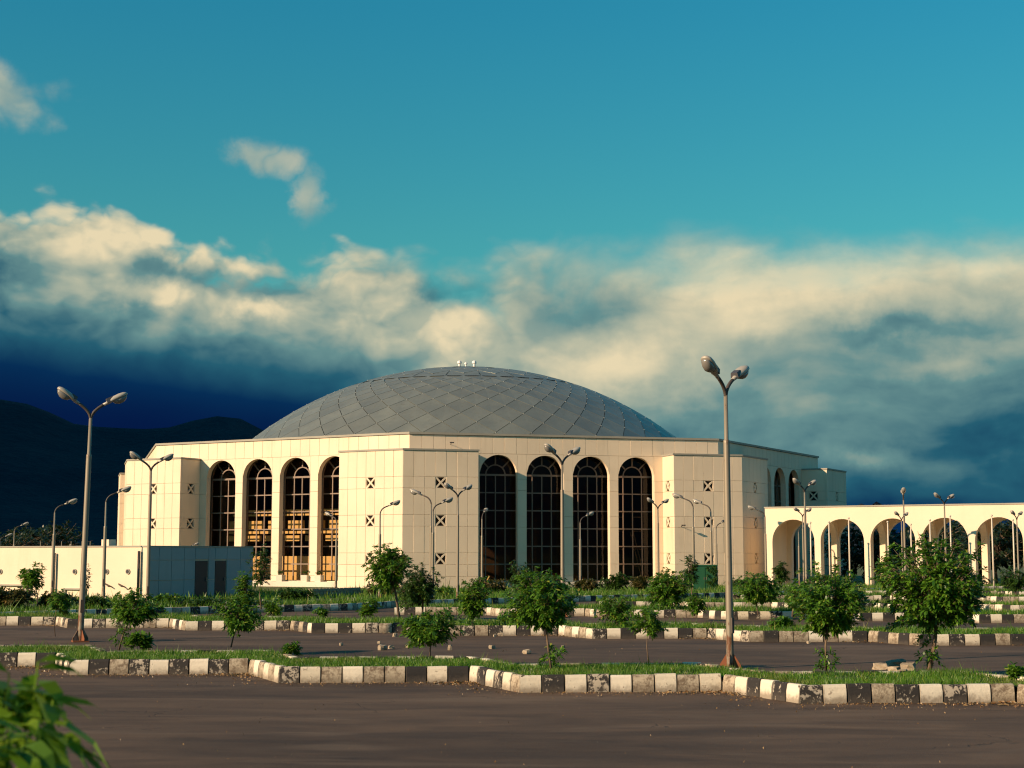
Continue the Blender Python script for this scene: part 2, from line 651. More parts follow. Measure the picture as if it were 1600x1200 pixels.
def m_bark(g, nt, b):
    p = worldpos(nt)
    n = g.noise(g.vmul(p, (1, 1, .3)), 18, 5, .6)
    nt.links.new(g.ramp(n, [(.3, (.07, .045, .028)), (.7, (.20, .145, .095))]), b.inputs['Base Color'])
    b.inputs['Roughness'].default_value = .9
    bump(g, nt, b, n, .5, .02)


M_BARK = material('bark', m_bark)


def m_kerb(kind):
    def f(g, nt, b):
        p = worldpos(nt)
        r = objrand(nt)
        n = g.noise(p, 7, 6, .68)
        n2 = g.noise(p, 26, 5, .7)
        sx = nt.nodes.new('ShaderNodeSeparateXYZ')
        nt.links.new(coords(nt), sx.inputs[0])
        lowd = g.smooth(g.add(sx.outputs[2], g.mul(g.sub(n, .5), .28)), .16, .02)      # splash dirt at the foot
        wear = g.add(g.mul(n, .65), g.mul(n2, .35))
        conc = g.mix(n2, (.24, .20, .15), (.40, .34, .26))
        ends = g.smooth(g.add(g.m('ABSOLUTE', sx.outputs[0]), g.mul(g.sub(n, .5), .10)), .425, .49)
        if kind == 'white':
            pc = g.mix(g.mul(r, .6), (.72, .66, .53), (.52, .46, .34))
            thr = g.sub(.63, g.mul(r, .10))
            c = g.mix(g.smooth(wear, thr, g.add(thr, .05)), pc, conc)
            c = g.mix(g.mul(lowd, .75), c, (.17, .13, .09))
        elif kind == 'black':
            pc = g.mix(g.mul(r, .5), (.018, .017, .017), (.035, .030, .026))
            thr = g.sub(.62, g.mul(r, .16))
            c = g.mix(g.smooth(wear, thr, g.add(thr, .04)), pc, (.42, .37, .29))
            c = g.mix(g.mul(lowd, .4), c, (.10, .08, .06))
        else:
            c = g.mix(g.smooth(wear, .42, .60), (.44, .38, .28), (.16, .12, .08))
            c = g.mix(g.mul(lowd, .6), c, (.12, .09, .06))
        c = g.mix(g.mul(ends, .75), c, (.03, .024, .018))
        nt.links.new(c, b.inputs['Base Color'])
        b.inputs['Roughness'].default_value = .85
        bump(g, nt, b, wear, .5, .03)
    return f


M_KERB = {k: material('kerb_' + k, m_kerb(k)) for k in ('white', 'black', 'worn')}


def m_pole(g, nt, b):
    tc = coords(nt)
    n = g.noise(g.vmul(tc, (1, 1, .35)), 9, 6, .65)
    sx = nt.nodes.new('ShaderNodeSeparateXYZ')
    nt.links.new(tc, sx.inputs[0])
    low = g.smooth(sx.outputs[2], 1.6, 0.0)
    rust = g.smooth(g.add(n, g.mul(low, .22)), .60, .74)
    c = g.mix(rust, (.27, .235, .175), (.14, .06, .025))
    nt.links.new(c, b.inputs['Base Color'])
    b.inputs['Roughness'].default_value = .5
    nt.links.new(g.m('SUBTRACT', .25, g.mul(rust, .2)), b.inputs['Metallic'])


M_POLE = material('galvanised_pole', m_pole)
M_ARM = material('lamp_arm', None, **{'Base Color': (.07, .055, .045), 'Roughness': .6})
M_HEAD = material('lamp_housing', None, **{'Base Color': (.40, .37, .31), 'Roughness': .42, 'Metallic': .1})
M_GEAR = material('lamp_gear_lid', None, **{'Base Color': (.06, .06, .07), 'Roughness': .5})
M_LENS = material('lamp_lens', None, **{'Base Color': (.20, .19, .17), 'Roughness': .2, 'Specular IOR Level': .7})
M_RUST = material('rust', None, **{'Base Color': (.20, .07, .03), 'Roughness': .85})


def m_rock(g, nt, b):
    p = worldpos(nt)
    n = g.noise(p, 9, 5, .6)
    nt.links.new(g.ramp(g.add(g.mul(n, .8), g.mul(objrand(nt), .25)), [(.3, (.20, .16, .11)), (.7, (.46, .38, .27))]), b.inputs['Base Color'])
    b.inputs['Roughness'].default_value = .9
    bump(g, nt, b, n, .6, .04)


M_ROCK = material('rubble_stone', m_rock)
M_CAB = material('green_cabinet', None, **{'Base Color': (.012, .085, .035), 'Roughness': .5})
M_LITTER = material('dry_litter', m_leaf((.16, .08, .03), (.30, .19, .08), (.45, .36, .22), .1))
M_STRAW = material('straw', m_leaf((.40, .24, .06), (.55, .36, .10), (.6, .45, .2), .1))


def m_hill(g, nt, b):
    p = worldpos(nt)
    n = g.noise(p, .012, 7, .65)
    n2 = g.noise(p, .09, 4, .6)
    c = g.ramp(g.add(g.mul(n, .6), g.mul(n2, .4)), [(.35, (.012, .020, .036)), (.65, (.026, .038, .052))])
    nt.links.new(c, b.inputs['Base Color'])
    b.inputs['Roughness'].default_value = 1.0
    b.inputs['Specular IOR Level'].default_value = .1
    bump(g, nt, b, n2, .8, 8.0)


M_HILL = material('wooded_hill', m_hill)
# ------------------------------------------------------------------ ground
def sheet(name, poly, z, mat, label, cat=None):
    me = bpy.data.meshes.new(name)
    me.from_pydata([(p[0], p[1], z) for p in poly], [], [tuple(range(len(poly)))])
    me.materials.append(mat)
    o = bpy.data.objects.new(name, me)
    C.objects.link(o)
    return tag(o, label, cat, kind='structure')


sheet('ground', [(-6000, -3000), (6000, -3000), (6000, 9000), (-6000, 9000)], -0.004, M_EARTH,
      'flat grassy earth reaching out to the hills')

PERIM = [(-60, 22), (-34, 45), (-19.4, 58), (-12.6, 64.5), (-7.2, 68.0), (-5.2, 72.5), (-1.0, 77.0), (4.8, 82.0), (11.8, 88.0), (19, 95.5), (27, 104), (36, 108), (60, 106)]
sheet('parking_asphalt', [(-90, -20), (70, -20), (75, 104)] + [(x, y + .3) for x, y in reversed(PERIM)], 0.0, M_ASPH,
      'worn brown asphalt of the car park')


def terrain(name, x0, x1, y0, y1, nx, ny, hf, mat, label):
    vs, fs = [], []
    for j in range(ny + 1):
        for i in range(nx + 1):
            x = x0 + (x1 - x0) * i / nx
            y = y0 + (y1 - y0) * j / ny
            vs.append((x, y, hf(x, y)))
    for j in range(ny):
        for i in range(nx):
            a = j * (nx + 1) + i
            fs.append((a, a + 1, a + nx + 2, a + nx + 1))
    me = bpy.data.meshes.new(name)
    me.from_pydata(vs, [], fs)
    me.polygons.foreach_set('use_smooth', [True] * len(fs))
    me.materials.append(mat)
    o = bpy.data.objects.new(name, me)
    C.objects.link(o)
    return tag(o, label, None, kind='structure')


from mathutils import noise as mn


def ridge(x, y):
    # crest line about 1900 m away; profile read along the view direction
    px = x / max(y, 1) * FPX + 800
    pts = [(-3400, 900), (-1500, 760), (-700, 560), (-250, 330), (-60, 250), (20, 246), (60, 236), (110, 212), (170, 205), (260, 206), (340, 224), (380, 219), (420, 196), (470, 168), (560, 130), (700, 80), (820, 30), (1000, 8), (1500, 4), (3000, 2)]  # rise left of the frame is added to keep sun off the ridge
    h = pts[-1][1]
    if px <= pts[0][0]:
        h = pts[0][1]
    else:
        for (a, b), (c, d) in zip(pts, pts[1:]):
            if a <= px < c:
                h = b + (d - b) * (px - a) / (c - a)
                break
    ang = h / FPX * 1900
    prof = max(0.0, 1 - abs(y - 1900) / 900.0) ** 1.2
    shade_peak = 850 * math.exp(-((x + 1200) / 290) ** 2 - ((y - 1080) / 620) ** 2)  # added unseen peak left of the frame, shades the visible ridge
    n = mn.fractal(Vector((x / 260, y / 260, 1.3)), .9, 2.1, 6)
    n2 = mn.fractal(Vector((x / 60, y / 60, 4.3)), .9, 2.1, 4)
    return max(-3.0, shade_peak + ang * prof * (1 + .20 * n * min(1, abs(y - 1900) / 350.0)) + n2 * 3 * prof - 2)


terrain('mountain', -3600, 1400, 320, 2800, 170, 60, ridge, M_HILL, 'dark wooded mountain ridge under the storm cloud')


def low_hill(x, y):
    px = x / max(y, 1) * FPX + 800
    h = 0.0
    for c, s, a in ((1345, 38, 86), (1371, 18, 92), (1300, 60, 72), (1440, 50, 64), (1250, 80, 50), (1600, 120, 30)):
        h = max(h, a * math.exp(-((px - c) / s) ** 2))
    prof = max(0.0, 1 - abs(y - 900) / 160.0)
    n2 = mn.fractal(Vector((x / 18, y / 18, 4.3)), .9, 2.1, 4)
    return (h + 2) / FPX * 900 * prof + n2 * 1.2 * prof - .5


terrain('wooded_hill', 60, 420, 740, 1060, 120, 16, low_hill, M_HILL, 'low wooded hill behind the arcade roof')

# ------------------------------------------------------------------ the domed hall (regular octagon)
SIDE = 25.0
B0 = Vector((-7.69, 115.0))
ANG = [R(15.7 + 45 * i) for i in range(8)]        # face i starts at vertex i
VERT = [B0.copy()]
for i in range(7):
    VERT.append(VERT[-1] + SIDE * Vector((math.cos(ANG[i]), math.sin(ANG[i]))))
CEN = sum(VERT, Vector((0, 0))) / 8.0
H_ROOF, H_TOWER, PROJ, TW = 11.47, 10.1, 2.35, 4.75
TAN = math.tan(R(22.5))
ROWS = [(0.0, .86), (.86, 1.74), (1.74, 2.59), (2.59, 4.53), (4.53, 5.38), (5.38, 7.32), (7.32, 8.17), (8.17, 10.1)]
VENT_ROWS = (2, 4, 6)
SPRING, AR, PITCH_A = 8.54, 1.485, 3.71
ARCH_T = [12.5 + (k - 1.5) * PITCH_A for k in range(4)]
SILL = .45
PT = .20          # cladding thickness

hall = thing('domed_hall', 'cream stone octagonal hall with a low grey panelled dome', 'hall', (CEN.x, CEN.y, 0))


def frame_of(i):
    a = ANG[i % 8]
    return VERT[i % 8], Vector((math.cos(a), math.sin(a))), Vector((math.sin(a), -math.cos(a)))


def fp(i, t, d, z):
    o, u_, n_ = frame_of(i)
    q = o + u_ * t + n_ * d
    return Vector((q.x, q.y, z))


def face_matrix(i, t, d, z):
    """local x along the face, local -y outwards"""
    p = fp(i, t, d, z)
    return Matrix.Translation(p) @ Matrix.Rotation(ANG[i % 8], 4, 'Z')


def ret_matrix(i, t, d, z, side):
    """for the short returns of a tower: local x runs inward/outward, local -y looks along +u (side=1) or -u (side=-1)"""
    p = fp(i, t, d, z)
    return Matrix.Translation(p) @ Matrix.Rotation(ANG[i % 8] + side * math.pi / 2, 4, 'Z')


def arch_z(t, arches=ARCH_T, r=AR, spring=SPRING):
    for c in arches:
        if abs(t - c) < r - 1e-6:
            return spring + math.sqrt(max(0, r * r - (t - c) ** 2))
    return None


def arched_wall(P, t0, t1, z0, z1, arches, r, spring, sill, d0, d1, nseg=22):
    """front face at d0, back at d1 (d0 > d1), openings with round heads. P(t,d,z) -> point"""
    m = MB()

    def quad(a, b, c, d):
        m.add([a, b, c, d], [(0, 1, 2, 3)])
    cuts = [t0]
    for c in arches:
        cuts += [c - r, c + r]
    cuts.append(t1)
    for k in range(len(cuts) - 1):
        a, b = cuts[k], cuts[k + 1]
        if b - a < 1e-5:
            continue
        if k % 2 == 0:                                   # solid pier
            quad(P(a, d0, z0), P(b, d0, z0), P(b, d0, z1), P(a, d0, z1))
            quad(P(b, d1, z0), P(a, d1, z0), P(a, d1, z1), P(b, d1, z1))
        else:
            c = (a + b) / 2
            ts = [c - r * math.cos(math.pi * j / nseg) for j in range(nseg + 1)]
            zs = [spring + r * math.sin(math.pi * j / nseg) for j in range(nseg + 1)]
            for j in range(nseg):
                quad(P(ts[j], d0, zs[j]), P(ts[j + 1], d0, zs[j + 1]), P(ts[j + 1], d0, z1), P(ts[j], d0, z1))
                quad(P(ts[j + 1], d1, zs[j + 1]), P(ts[j], d1, zs[j]), P(ts[j], d1, z1), P(ts[j + 1], d1, z1))
                quad(P(ts[j], d0, zs[j]), P(ts[j], d1, zs[j]), P(ts[j + 1], d1, zs[j + 1]), P(ts[j + 1], d0, zs[j + 1]))
            quad(P(a, d0, sill), P(a, d1, sill), P(a, d1, spring), P(a, d0, spring))
            quad(P(b, d1, sill), P(b, d0, sill), P(b, d0, spring), P(b, d1, spring))
            if sill > z0 + 1e-4:
                quad(P(a, d0, z0), P(b, d0, z0), P(b, d0, sill), P(a, d0, sill))
                quad(P(b, d1, z0), P(a, d1, z0), P(a, d1, sill), P(b, d1, sill))
                quad(P(a, d0, sill), P(b, d0, sill), P(b, d1, sill), P(a, d1, sill))
    quad(P(t0, d0, z1), P(t1, d0, z1), P(t1, d1, z1), P(t0, d1, z1))
    quad(P(t0, d0, z0), P(t0, d0, z1), P(t0, d1, z1), P(t0, d1, z0))
    quad(P(t1, d0, z0), P(t1, d1, z0), P(t1, d1, z1), P(t1, d0, z1))
    return m


# core walls, one part per face
ARCHED = (0, 1, 7)
for i in range(8):
    P = lambda t, d, z, i=i: fp(i, t, d, z)
    ar = ARCH_T if i in ARCHED else []
    d1 = -.48
    arched_wall(P, -PT * TAN, SIDE + PT * TAN, 0, H_ROOF - .02, ar, AR, SPRING, SILL, -PT, d1).build('wall', M_WALL, hall)

# plinth under each visible face
for i in (0, 7, 1):
    m = MB()
    m.add([fp(i, TW, .35, 0), fp(i, SIDE - TW, .35, 0), fp(i, SIDE - TW, -.3, 0), fp(i, TW, -.3, 0),
           fp(i, TW, .35, .40), fp(i, SIDE - TW, .35, .40), fp(i, SIDE - TW, -.3, .40), fp(i, TW, -.3, .40)],
          [(0, 1, 5, 4), (1, 2, 6, 5), (2, 3, 7, 6), (3, 0, 4, 7), (4, 5, 6, 7)])
    m.build('plinth', M_PLINTH, hall)

# towers at the corners: core set back behind the cladding
for k in range(8):
    i, j = k, (k - 1) % 8         # face i starts here, face j ends here
    m = MB()
    c = PROJ - PT
    o, u_, n_ = frame_of(i)
    o2, u2, n2 = frame_of(j)
    poly = [fp(j, SIDE - TW + PT, -.25, 0), fp(j, SIDE - TW + PT, c, 0), fp(i, -c * TAN, c, 0), fp(i, TW - PT, c, 0), fp(i, TW - PT, -.25, 0), fp(i, .2, -.6, 0)]
    m.prism([(p.x, p.y) for p in poly], 0, H_TOWER - .01)
    m.build('tower_core', M_JOINT, hall)
    # coping round the tower top
    m = MB()
    e = PROJ + .06
    poly = [fp(j, SIDE - TW - .06, -.18, 0), fp(j, SIDE - TW - .06, e, 0), fp(i, -e * TAN, e, 0), fp(i, TW + .06, e, 0), fp(i, TW + .06, -.18, 0), fp(i, 0, -.3, 0)]
    m.prism([(p.x, p.y) for p in poly], H_TOWER, H_TOWER + .13)
    m.build('tower_coping', M_COPE, hall)

# roof coping per face
for i in range(8):
    m = MB()
    a, b = .10, -.50
    poly = [fp(i, -a * TAN, a, 0), fp(i, SIDE + a * TAN, a, 0), fp(i, SIDE + b * TAN, b, 0), fp(i, -b * TAN, b, 0)]
    m.prism([(p.x, p.y) for p in poly], H_ROOF, H_ROOF + .16)
    m.build('roof_coping', M_COPE, hall)
m = MB()
m.prism([(CEN.x + (v_.x - CEN.x) * .986, CEN.y + (v_.y - CEN.y) * .986) for v_ in VERT], 10.85, 11.05)
roof = m.build('roof_deck', M_COPE, hall)

# -------- cladding panels
GAP = .013
panel_cache = {}


def panel_mesh(w, h, th=PT):
    key = (round(w, 3), round(h, 3), th)
    if key not in panel_cache:
        m = MB()
        x, z = w / 2 - GAP / 2, h / 2 - GAP / 2
        e = .012
        vs = [(-x, 0, -z), (x, 0, -z), (x, 0, z), (-x, 0, z),
              (-x, -th + e, -z), (x, -th + e, -z), (x, -th + e, z), (-x, -th + e, z),
              (-x + e, -th, -z + e), (x - e, -th, -z + e), (x - e, -th, z - e), (-x + e, -th, z - e)]
        fs = [(0, 1, 5, 4), (1, 2, 6, 5), (2, 3, 7, 6), (3, 0, 4, 7), (4, 5, 9, 8), (5, 6, 10, 9), (6, 7, 11, 10), (7, 4, 8, 11), (8, 9, 10, 11)]
        m.add(vs, fs)
        panel_cache[key] = m.mesh('panel', M_CLAD)
    return panel_cache[key]


joined = MB()


def add_panel(mat4, w, h, single):
    """mat4: centre of the panel on its back plane"""
    if single:
        j = Matrix.Translation((0, rnd.uniform(-.006, .006), 0))
        put('panel', panel_mesh(w, h), hall, mat4 @ j)
    else:
        me = panel_mesh(w, h)
        joined.add([mat4 @ v_.co for v_ in me.vertices], [tuple(p.vertices) for p in me.polygons])


def vent_mesh(w, h):
    key = ('vent', round(w, 3), round(h, 3))
    if key not in panel_cache:
        m = MB()
        x, z, th, fr = w / 2 - .01, h / 2 - .01, PT - .015, .075
        bar = .06

        def strip(p, q, wd):
            p, q = Vector(p), Vector(q)
            t = (q - p).normalized()
            n_ = Vector((-t.y, t.x)) * wd
            a = [p + n_, p - n_, q - n_, q + n_]
            vs = [(c.x, -th, c.y) for c in a] + [(c.x, -.02, c.y) for c in a]
            m.add(vs, [(0, 1, 2, 3), (0, 4, 5, 1), (1, 5, 6, 2), (2, 6, 7, 3), (3, 7, 4, 0)])
        for a, b in (((-x, -z), (x, -z)), ((x, -z), (x, z)), ((x, z), (-x, z)), ((-x, z), (-x, -z))):
            cx, cz = (a[0] + b[0]) / 2, (a[1] + b[1]) / 2
            k = .012
            strip((a[0] * (1 - k / x), a[1] * (1 - k / z)), (b[0] * (1 - k / x), b[1] * (1 - k / z)), .012)
        th -= .004
        strip((-x, -z), (x, z), bar)
        th -= .004
        strip((-x, z), (x, -z), bar)
        panel_cache[key] = m.mesh('lattice_vent', M_CLAD)
        b = MB()
        b.box((0, -.02, 0), (2 * x, .03, 2 * z))
        panel_cache[('void',) + key[1:]] = b.mesh('vent_opening', M_VOID)
    return panel_cache[key], panel_cache[('void',) + key[1:]]


def add_vent(mat4, w, h):
    a, b = vent_mesh(w, h)
    o = put('lattice_vent', a, hall, mat4)
    bk = bpy.data.objects.new('vent_opening', b)
    C.objects.link(bk)
    bk.parent = o


def clad_tower_side(i, at_start, single):
    """the seven-column front of a tower on face i, at its start or at its end"""
    w_all = TW + PROJ * TAN
    ncol = 7
    cw = w_all / ncol
    t_lo = -PROJ * TAN if at_start else SIDE - TW
    for r_, (z0, z1) in enumerate(ROWS):
        for c in range(ncol):
            M4 = face_matrix(i, t_lo + cw * (c + .5), PROJ - PT, (z0 + z1) / 2)
            if c == 3 and r_ in VENT_ROWS:
                add_vent(M4, cw, z1 - z0)
            else:
                add_panel(M4, cw, z1 - z0, single)
    # the return to the wall
    side = 1 if at_start else -1
    t_edge = TW - PT if at_start else SIDE - TW + PT
    cw = (PROJ - PT) / 2
    for r_, (z0, z1) in enumerate(ROWS):
        cols = [(0, .62), (.62, 1.47), (1.47, PROJ - PT)] if r_ in VENT_ROWS else [(0, PROJ - PT)]
        for (a, b) in cols:
            M4 = ret_matrix(i, t_edge, (a + b) / 2, (z0 + z1) / 2, side)
            if len(cols) == 3 and a == .62:
                add_vent(M4, b - a, z1 - z0)
            else:
                add_panel(M4, b - a, z1 - z0, single)


clad_tower_side(0, True, True)      # corner tower, right half
clad_tower_side(7, False, True)     # corner tower, left half
clad_tower_side(0, False, True)     # right tower, front
clad_tower_side(1, True, False)
clad_tower_side(1, False, False)
clad_tower_side(2, True, False)
clad_tower_side(7, True, False)
clad_tower_side(6, False, False)
clad_tower_side(6, True, False)
clad_tower_side(5, False, False)


def clip_panel(i, t0, t1, z0, z1):
    """panel on the face plane whose lower edge follows the arch"""
    n = 10
    g2 = GAP / 2
    t0 += g2
    t1 -= g2
    ts = [t0 + (t1 - t0) * k / n for k in range(n + 1)]
    lowz = []
    for t in ts:
        a = arch_z(t)
        lowz.append(max(z0 + g2, a) if a is not None else z0 + g2)
    top = z1 - g2
    if min(lowz) >= top - .02:
        return
    m = MB()
    P = lambda t, d, z: fp(i, t, d, z)
    for k in range(n):
        l0, l1 = min(lowz[k], top), min(lowz[k + 1], top)
        if l0 >= top and l1 >= top:
            continue
        a, b = ts[k], ts[k + 1]
        m.add([P(a, 0, l0), P(b, 0, l1), P(b, 0, top), P(a, 0, top), P(a, -PT, l0), P(b, -PT, l1)],
              [(0, 1, 2, 3), (4, 5, 1, 0)])
        m.add([P(a, 0, top), P(b, 0, top), P(b, -PT, top), P(a, -PT, top)], [(0, 1, 2, 3)])
    m.add([P(t0, 0, lowz[0]), P(t0, 0, top), P(t0, -PT, top), P(t0, -PT, lowz[0])], [(0, 1, 2, 3)])
    m.add([P(t1, 0, lowz[-1]), P(t1, -PT, lowz[-1]), P(t1, -PT, top), P(t1, 0, top)], [(0, 1, 2, 3)])
    return m


def clad_face(i, single):
    # upper band
    n = 27
    for c in range(n):
        w = SIDE / n
        if not (0 <= c < n):
            continue
        add_panel(face_matrix(i, w * (c + .5), -PT, (10.1 + H_ROOF - .02) / 2), w, H_ROOF - .02 - 10.1, single)
    # spandrels between the arches, and above each
    edges = [TW - PT]
    for c in ARCH_T:
        edges += [c - AR, c, c + AR]
    edges.append(SIDE - TW + PT)
    for a, b in zip(edges, edges[1:]):
        m = clip_panel(i, a, b, 8.17, 10.1)
        if m is None:
            continue
        if single:
            m.build('panel', M_CLAD, hall)
        else:
            joined.add(m.v, m.f)
    # piers
    solid = [(TW - PT, ARCH_T[0] - AR)] + [(ARCH_T[k] + AR, ARCH_T[k + 1] - AR) for k in range(3)] + [(ARCH_T[3] + AR, SIDE - TW + PT)]
    for a, b in solid:
        for z0, z1 in ROWS[:7]:
            z0_ = max(z0, .41)
            add_panel(face_matrix(i, (a + b) / 2, -PT, (z0_ + z1) / 2), b - a, z1 - z0_, single)


clad_face(0, True)
clad_face(7, False)
clad_face(1, False)
for i in (2, 6):
    n = 27
    for c in range(n):
        add_panel(face_matrix(i, SIDE / n * (c + .5), -PT, (10.1 + H_ROOF - .02) / 2), SIDE / n, H_ROOF - .02 - 10.1, False)
o = joined.build('cladding', M_CLAD, hall)
o['kind'] = 'stuff'

# -------- arched windows
WZ = [SPRING - 1.36 * k for k in range(1, 6)]       # horizontal bars below the springing
pane_cache = {}


def pane(i, window, t0, t1, z0, z1, d):
    key = (round(t1 - t0, 3), round(z1 - z0, 3))
    if key not in pane_cache:
        m = MB()
        x, z = key[0] / 2, key[1] / 2
        m.add([(-x, 0, -z), (x, 0, -z), (x, 0, z), (-x, 0, z)], [(0, 1, 2, 3)])
        pane_cache[key] = m.mesh('pane', M_GLASS)
    put('pane', pane_cache[key], window, face_matrix(i, (t0 + t1) / 2, d, (z0 + z1) / 2))


def window_at(i, c, single=True):
    d = -1.0
    P = lambda t, z, dd=0.0: fp(i, t, d + dd, z)
    m = MB()
    bw = .038

    def bar(p, q, w=bw, th=.07):
        p, q = Vector(p), Vector(q)
        t = (q - p).normalized()
        n_ = Vector((-t.y, t.x)) * w
        a = [p + n_, p - n_, q - n_, q + n_]
        vs = [P(s.x, s.y, th) for s in a] + [P(s.x, s.y, -.03) for s in a]
        m.add(vs, [(0, 1, 2, 3), (0, 4, 5, 1), (1, 5, 6, 2), (2, 6, 7, 3), (3, 7, 4, 0), (4, 7, 6, 5)])
    r = PITCH_A / 2 - .12
    ri = .77
    xs = [c - r, c - ri, c, c + ri, c + r]
    for x in xs:
        bar((x, SILL), (x, SPRING), bw if 0 < abs(x - c) < r - .01 or x == c else .06)
    zs = [SPRING] + WZ + [SILL]
    for k, z in enumerate(zs):
        bar((c - r, z), (c + r, z), .075 if k == 0 else .045, .085)
    for rr, w in ((r, .06), (ri, .045)):
        n = 20
        for k in range(n):
            a0, a1 = math.pi * k / n, math.pi * (k + 1) / n
            bar((c + rr * math.cos(a0), SPRING + rr * math.sin(a0)), (c + rr * math.cos(a1), SPRING + rr * math.sin(a1)), w)
    for a in (45, 90, 135):
        bar((c + ri * math.cos(R(a)), SPRING + ri * math.sin(R(a))), (c + r * math.cos(R(a)), SPRING + r * math.sin(R(a))), .05)
    win = m.build('arched_window', M_FRAME, hall)
    win['label'] = 'tall round-headed window with pale glazing bars'

    def arc_pane(a0, a1, r0, r1):
        mm = MB()
        n = 8
        inn = [P(c + r0 * math.cos(a0 + (a1 - a0) * k / n), SPRING + r0 * math.sin(a0 + (a1 - a0) * k / n)) for k in range(n + 1)]
        outp = [P(c + r1 * math.cos(a0 + (a1 - a0) * k / n), SPRING + r1 * math.sin(a0 + (a1 - a0) * k / n)) for k in range(n + 1)]
        if r0 < 1e-4:
            mm.add([P(c, SPRING)] + outp, [tuple(range(n + 2))])
        else:
            mm.add(inn + outp, [(k, n + 1 + k, n + 2 + k, k + 1) for k in range(n)])
        return mm
    if single:
        for k in range(4):
            for za, zb in zip(zs[1:], zs[:-1]):
                pane(i, win, xs[k], xs[k + 1], za, zb, d)
        for k in range(4):
            arc_pane(math.pi * k / 4, math.pi * (k + 1) / 4, ri, r).build('pane', M_GLASS, win)
        arc_pane(0, math.pi, 0, ri).build('pane', M_GLASS, win)
    else:
        mm = arc_pane(0, math.pi, 0, r)
        mm.add([P(c - r, SILL), P(c + r, SILL), P(c + r, SPRING), P(c - r, SPRING)], [(0, 1, 2, 3)])
        mm.build('glazing', M_GLASS, win)


for c in ARCH_T:
    window_at(7, c)
    window_at(0, c)
    window_at(1, c, False)

# -------- interior seen through the glass
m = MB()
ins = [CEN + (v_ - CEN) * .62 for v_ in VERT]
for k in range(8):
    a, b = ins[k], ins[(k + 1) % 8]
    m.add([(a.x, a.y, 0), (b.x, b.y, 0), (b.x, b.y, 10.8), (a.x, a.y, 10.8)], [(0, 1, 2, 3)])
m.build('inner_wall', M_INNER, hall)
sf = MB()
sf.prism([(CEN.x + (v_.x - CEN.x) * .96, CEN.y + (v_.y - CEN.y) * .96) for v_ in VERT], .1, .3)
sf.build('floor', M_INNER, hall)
# stepped gallery fronts inside the left side
for k, (z0, z1, dd) in enumerate([(5.95, 6.10, -3.4), (5.6, 5.75, -3.4), (4.55, 5.2, -3.0), (4.15, 4.36, -2.8), (3.55, 4.0, -2.6), (.3, 2.35, -2.2)]):
    gm = MB()
    segs = 7 if k in (2, 4) else 1
    for s_ in range(segs):
        a = 5.4 + (19.5 - 5.4) * s_ / segs
        b = 5.4 + (19.5 - 5.4) * (s_ + (.72 if segs > 1 else 1)) / segs
        p = [fp(7, a, dd, z0), fp(7, b, dd, z0), fp(7, b, dd - .3, z0), fp(7, a, dd - .3, z0)]
        gm.add(p + [Vector((q.x, q.y, z1)) for q in p], [(0, 1, 5, 4), (1, 2, 6, 5), (2, 3, 7, 6), (3, 0, 4, 7), (4, 5, 6, 7), (0, 3, 2, 1)])
    gm.build('gallery_front', M_GALL, hall)

# scaffold ladder leaning inside the fourth right-hand window
m = MB()
m.tube([fp(0, 18.0, -1.3, 4.2), fp(0, 18.9, -1.2, .5)], .045, 6)
m.tube([fp(0, 18.25, -1.3, 4.2), fp(0, 19.15, -1.2, .5)], .045, 6)
for z in (1.6, 2.9, 4.3, 5.4):
    m.tube([fp(0, 16.7, -1.35, z), fp(0, 17.4, -1.35, z)], .05, 6)
    m.tube([fp(0, 18.2, -1.35, z), fp(0, 18.9, -1.35, z)], .05, 6)
o = m.build('scaffold', M_FRAME, None)
tag(o, 'metal scaffold and ladder inside the last tall window on the right side', 'scaffold')

# -------- dome of diamond panels
DR = 32.6                       # sphere radius
Z_APEX = 20.35
DCX, DCY = CEN.x - .55, CEN.y
ZC = Z_APEX - DR
R_BASE = 23.6
THB = math.asin(R_BASE / DR)
SEC = 44


def dome_p(th, ph, lift=0.0):
    rr = DR + lift
    return Vector((DCX + rr * math.sin(th) * math.cos(ph), DCY + rr * math.sin(th) * math.sin(ph), ZC + rr * math.cos(th)))


def dome_l(th, ph, lift=0.0):
    rr = DR + lift
    return Vector((rr * math.sin(th) * math.cos(ph), rr * math.sin(th) * math.sin(ph), rr * math.cos(th)))


m = MB()
NR, NS = 20, 88
for j in range(NR + 1):
    for k in range(NS):
        m.v.append(tuple(dome_p(THB * j / NR, 2 * math.pi * k / NS, -.10)))
for j in range(NR):
    for k in range(NS):
        k2 = (k + 1) % NS
        m.f.append((j * NS + k, (j + 1) * NS + k, (j + 1) * NS + k2, j * NS + k2))
dome = m.build('dome', M_DOME_RIB, hall, True)
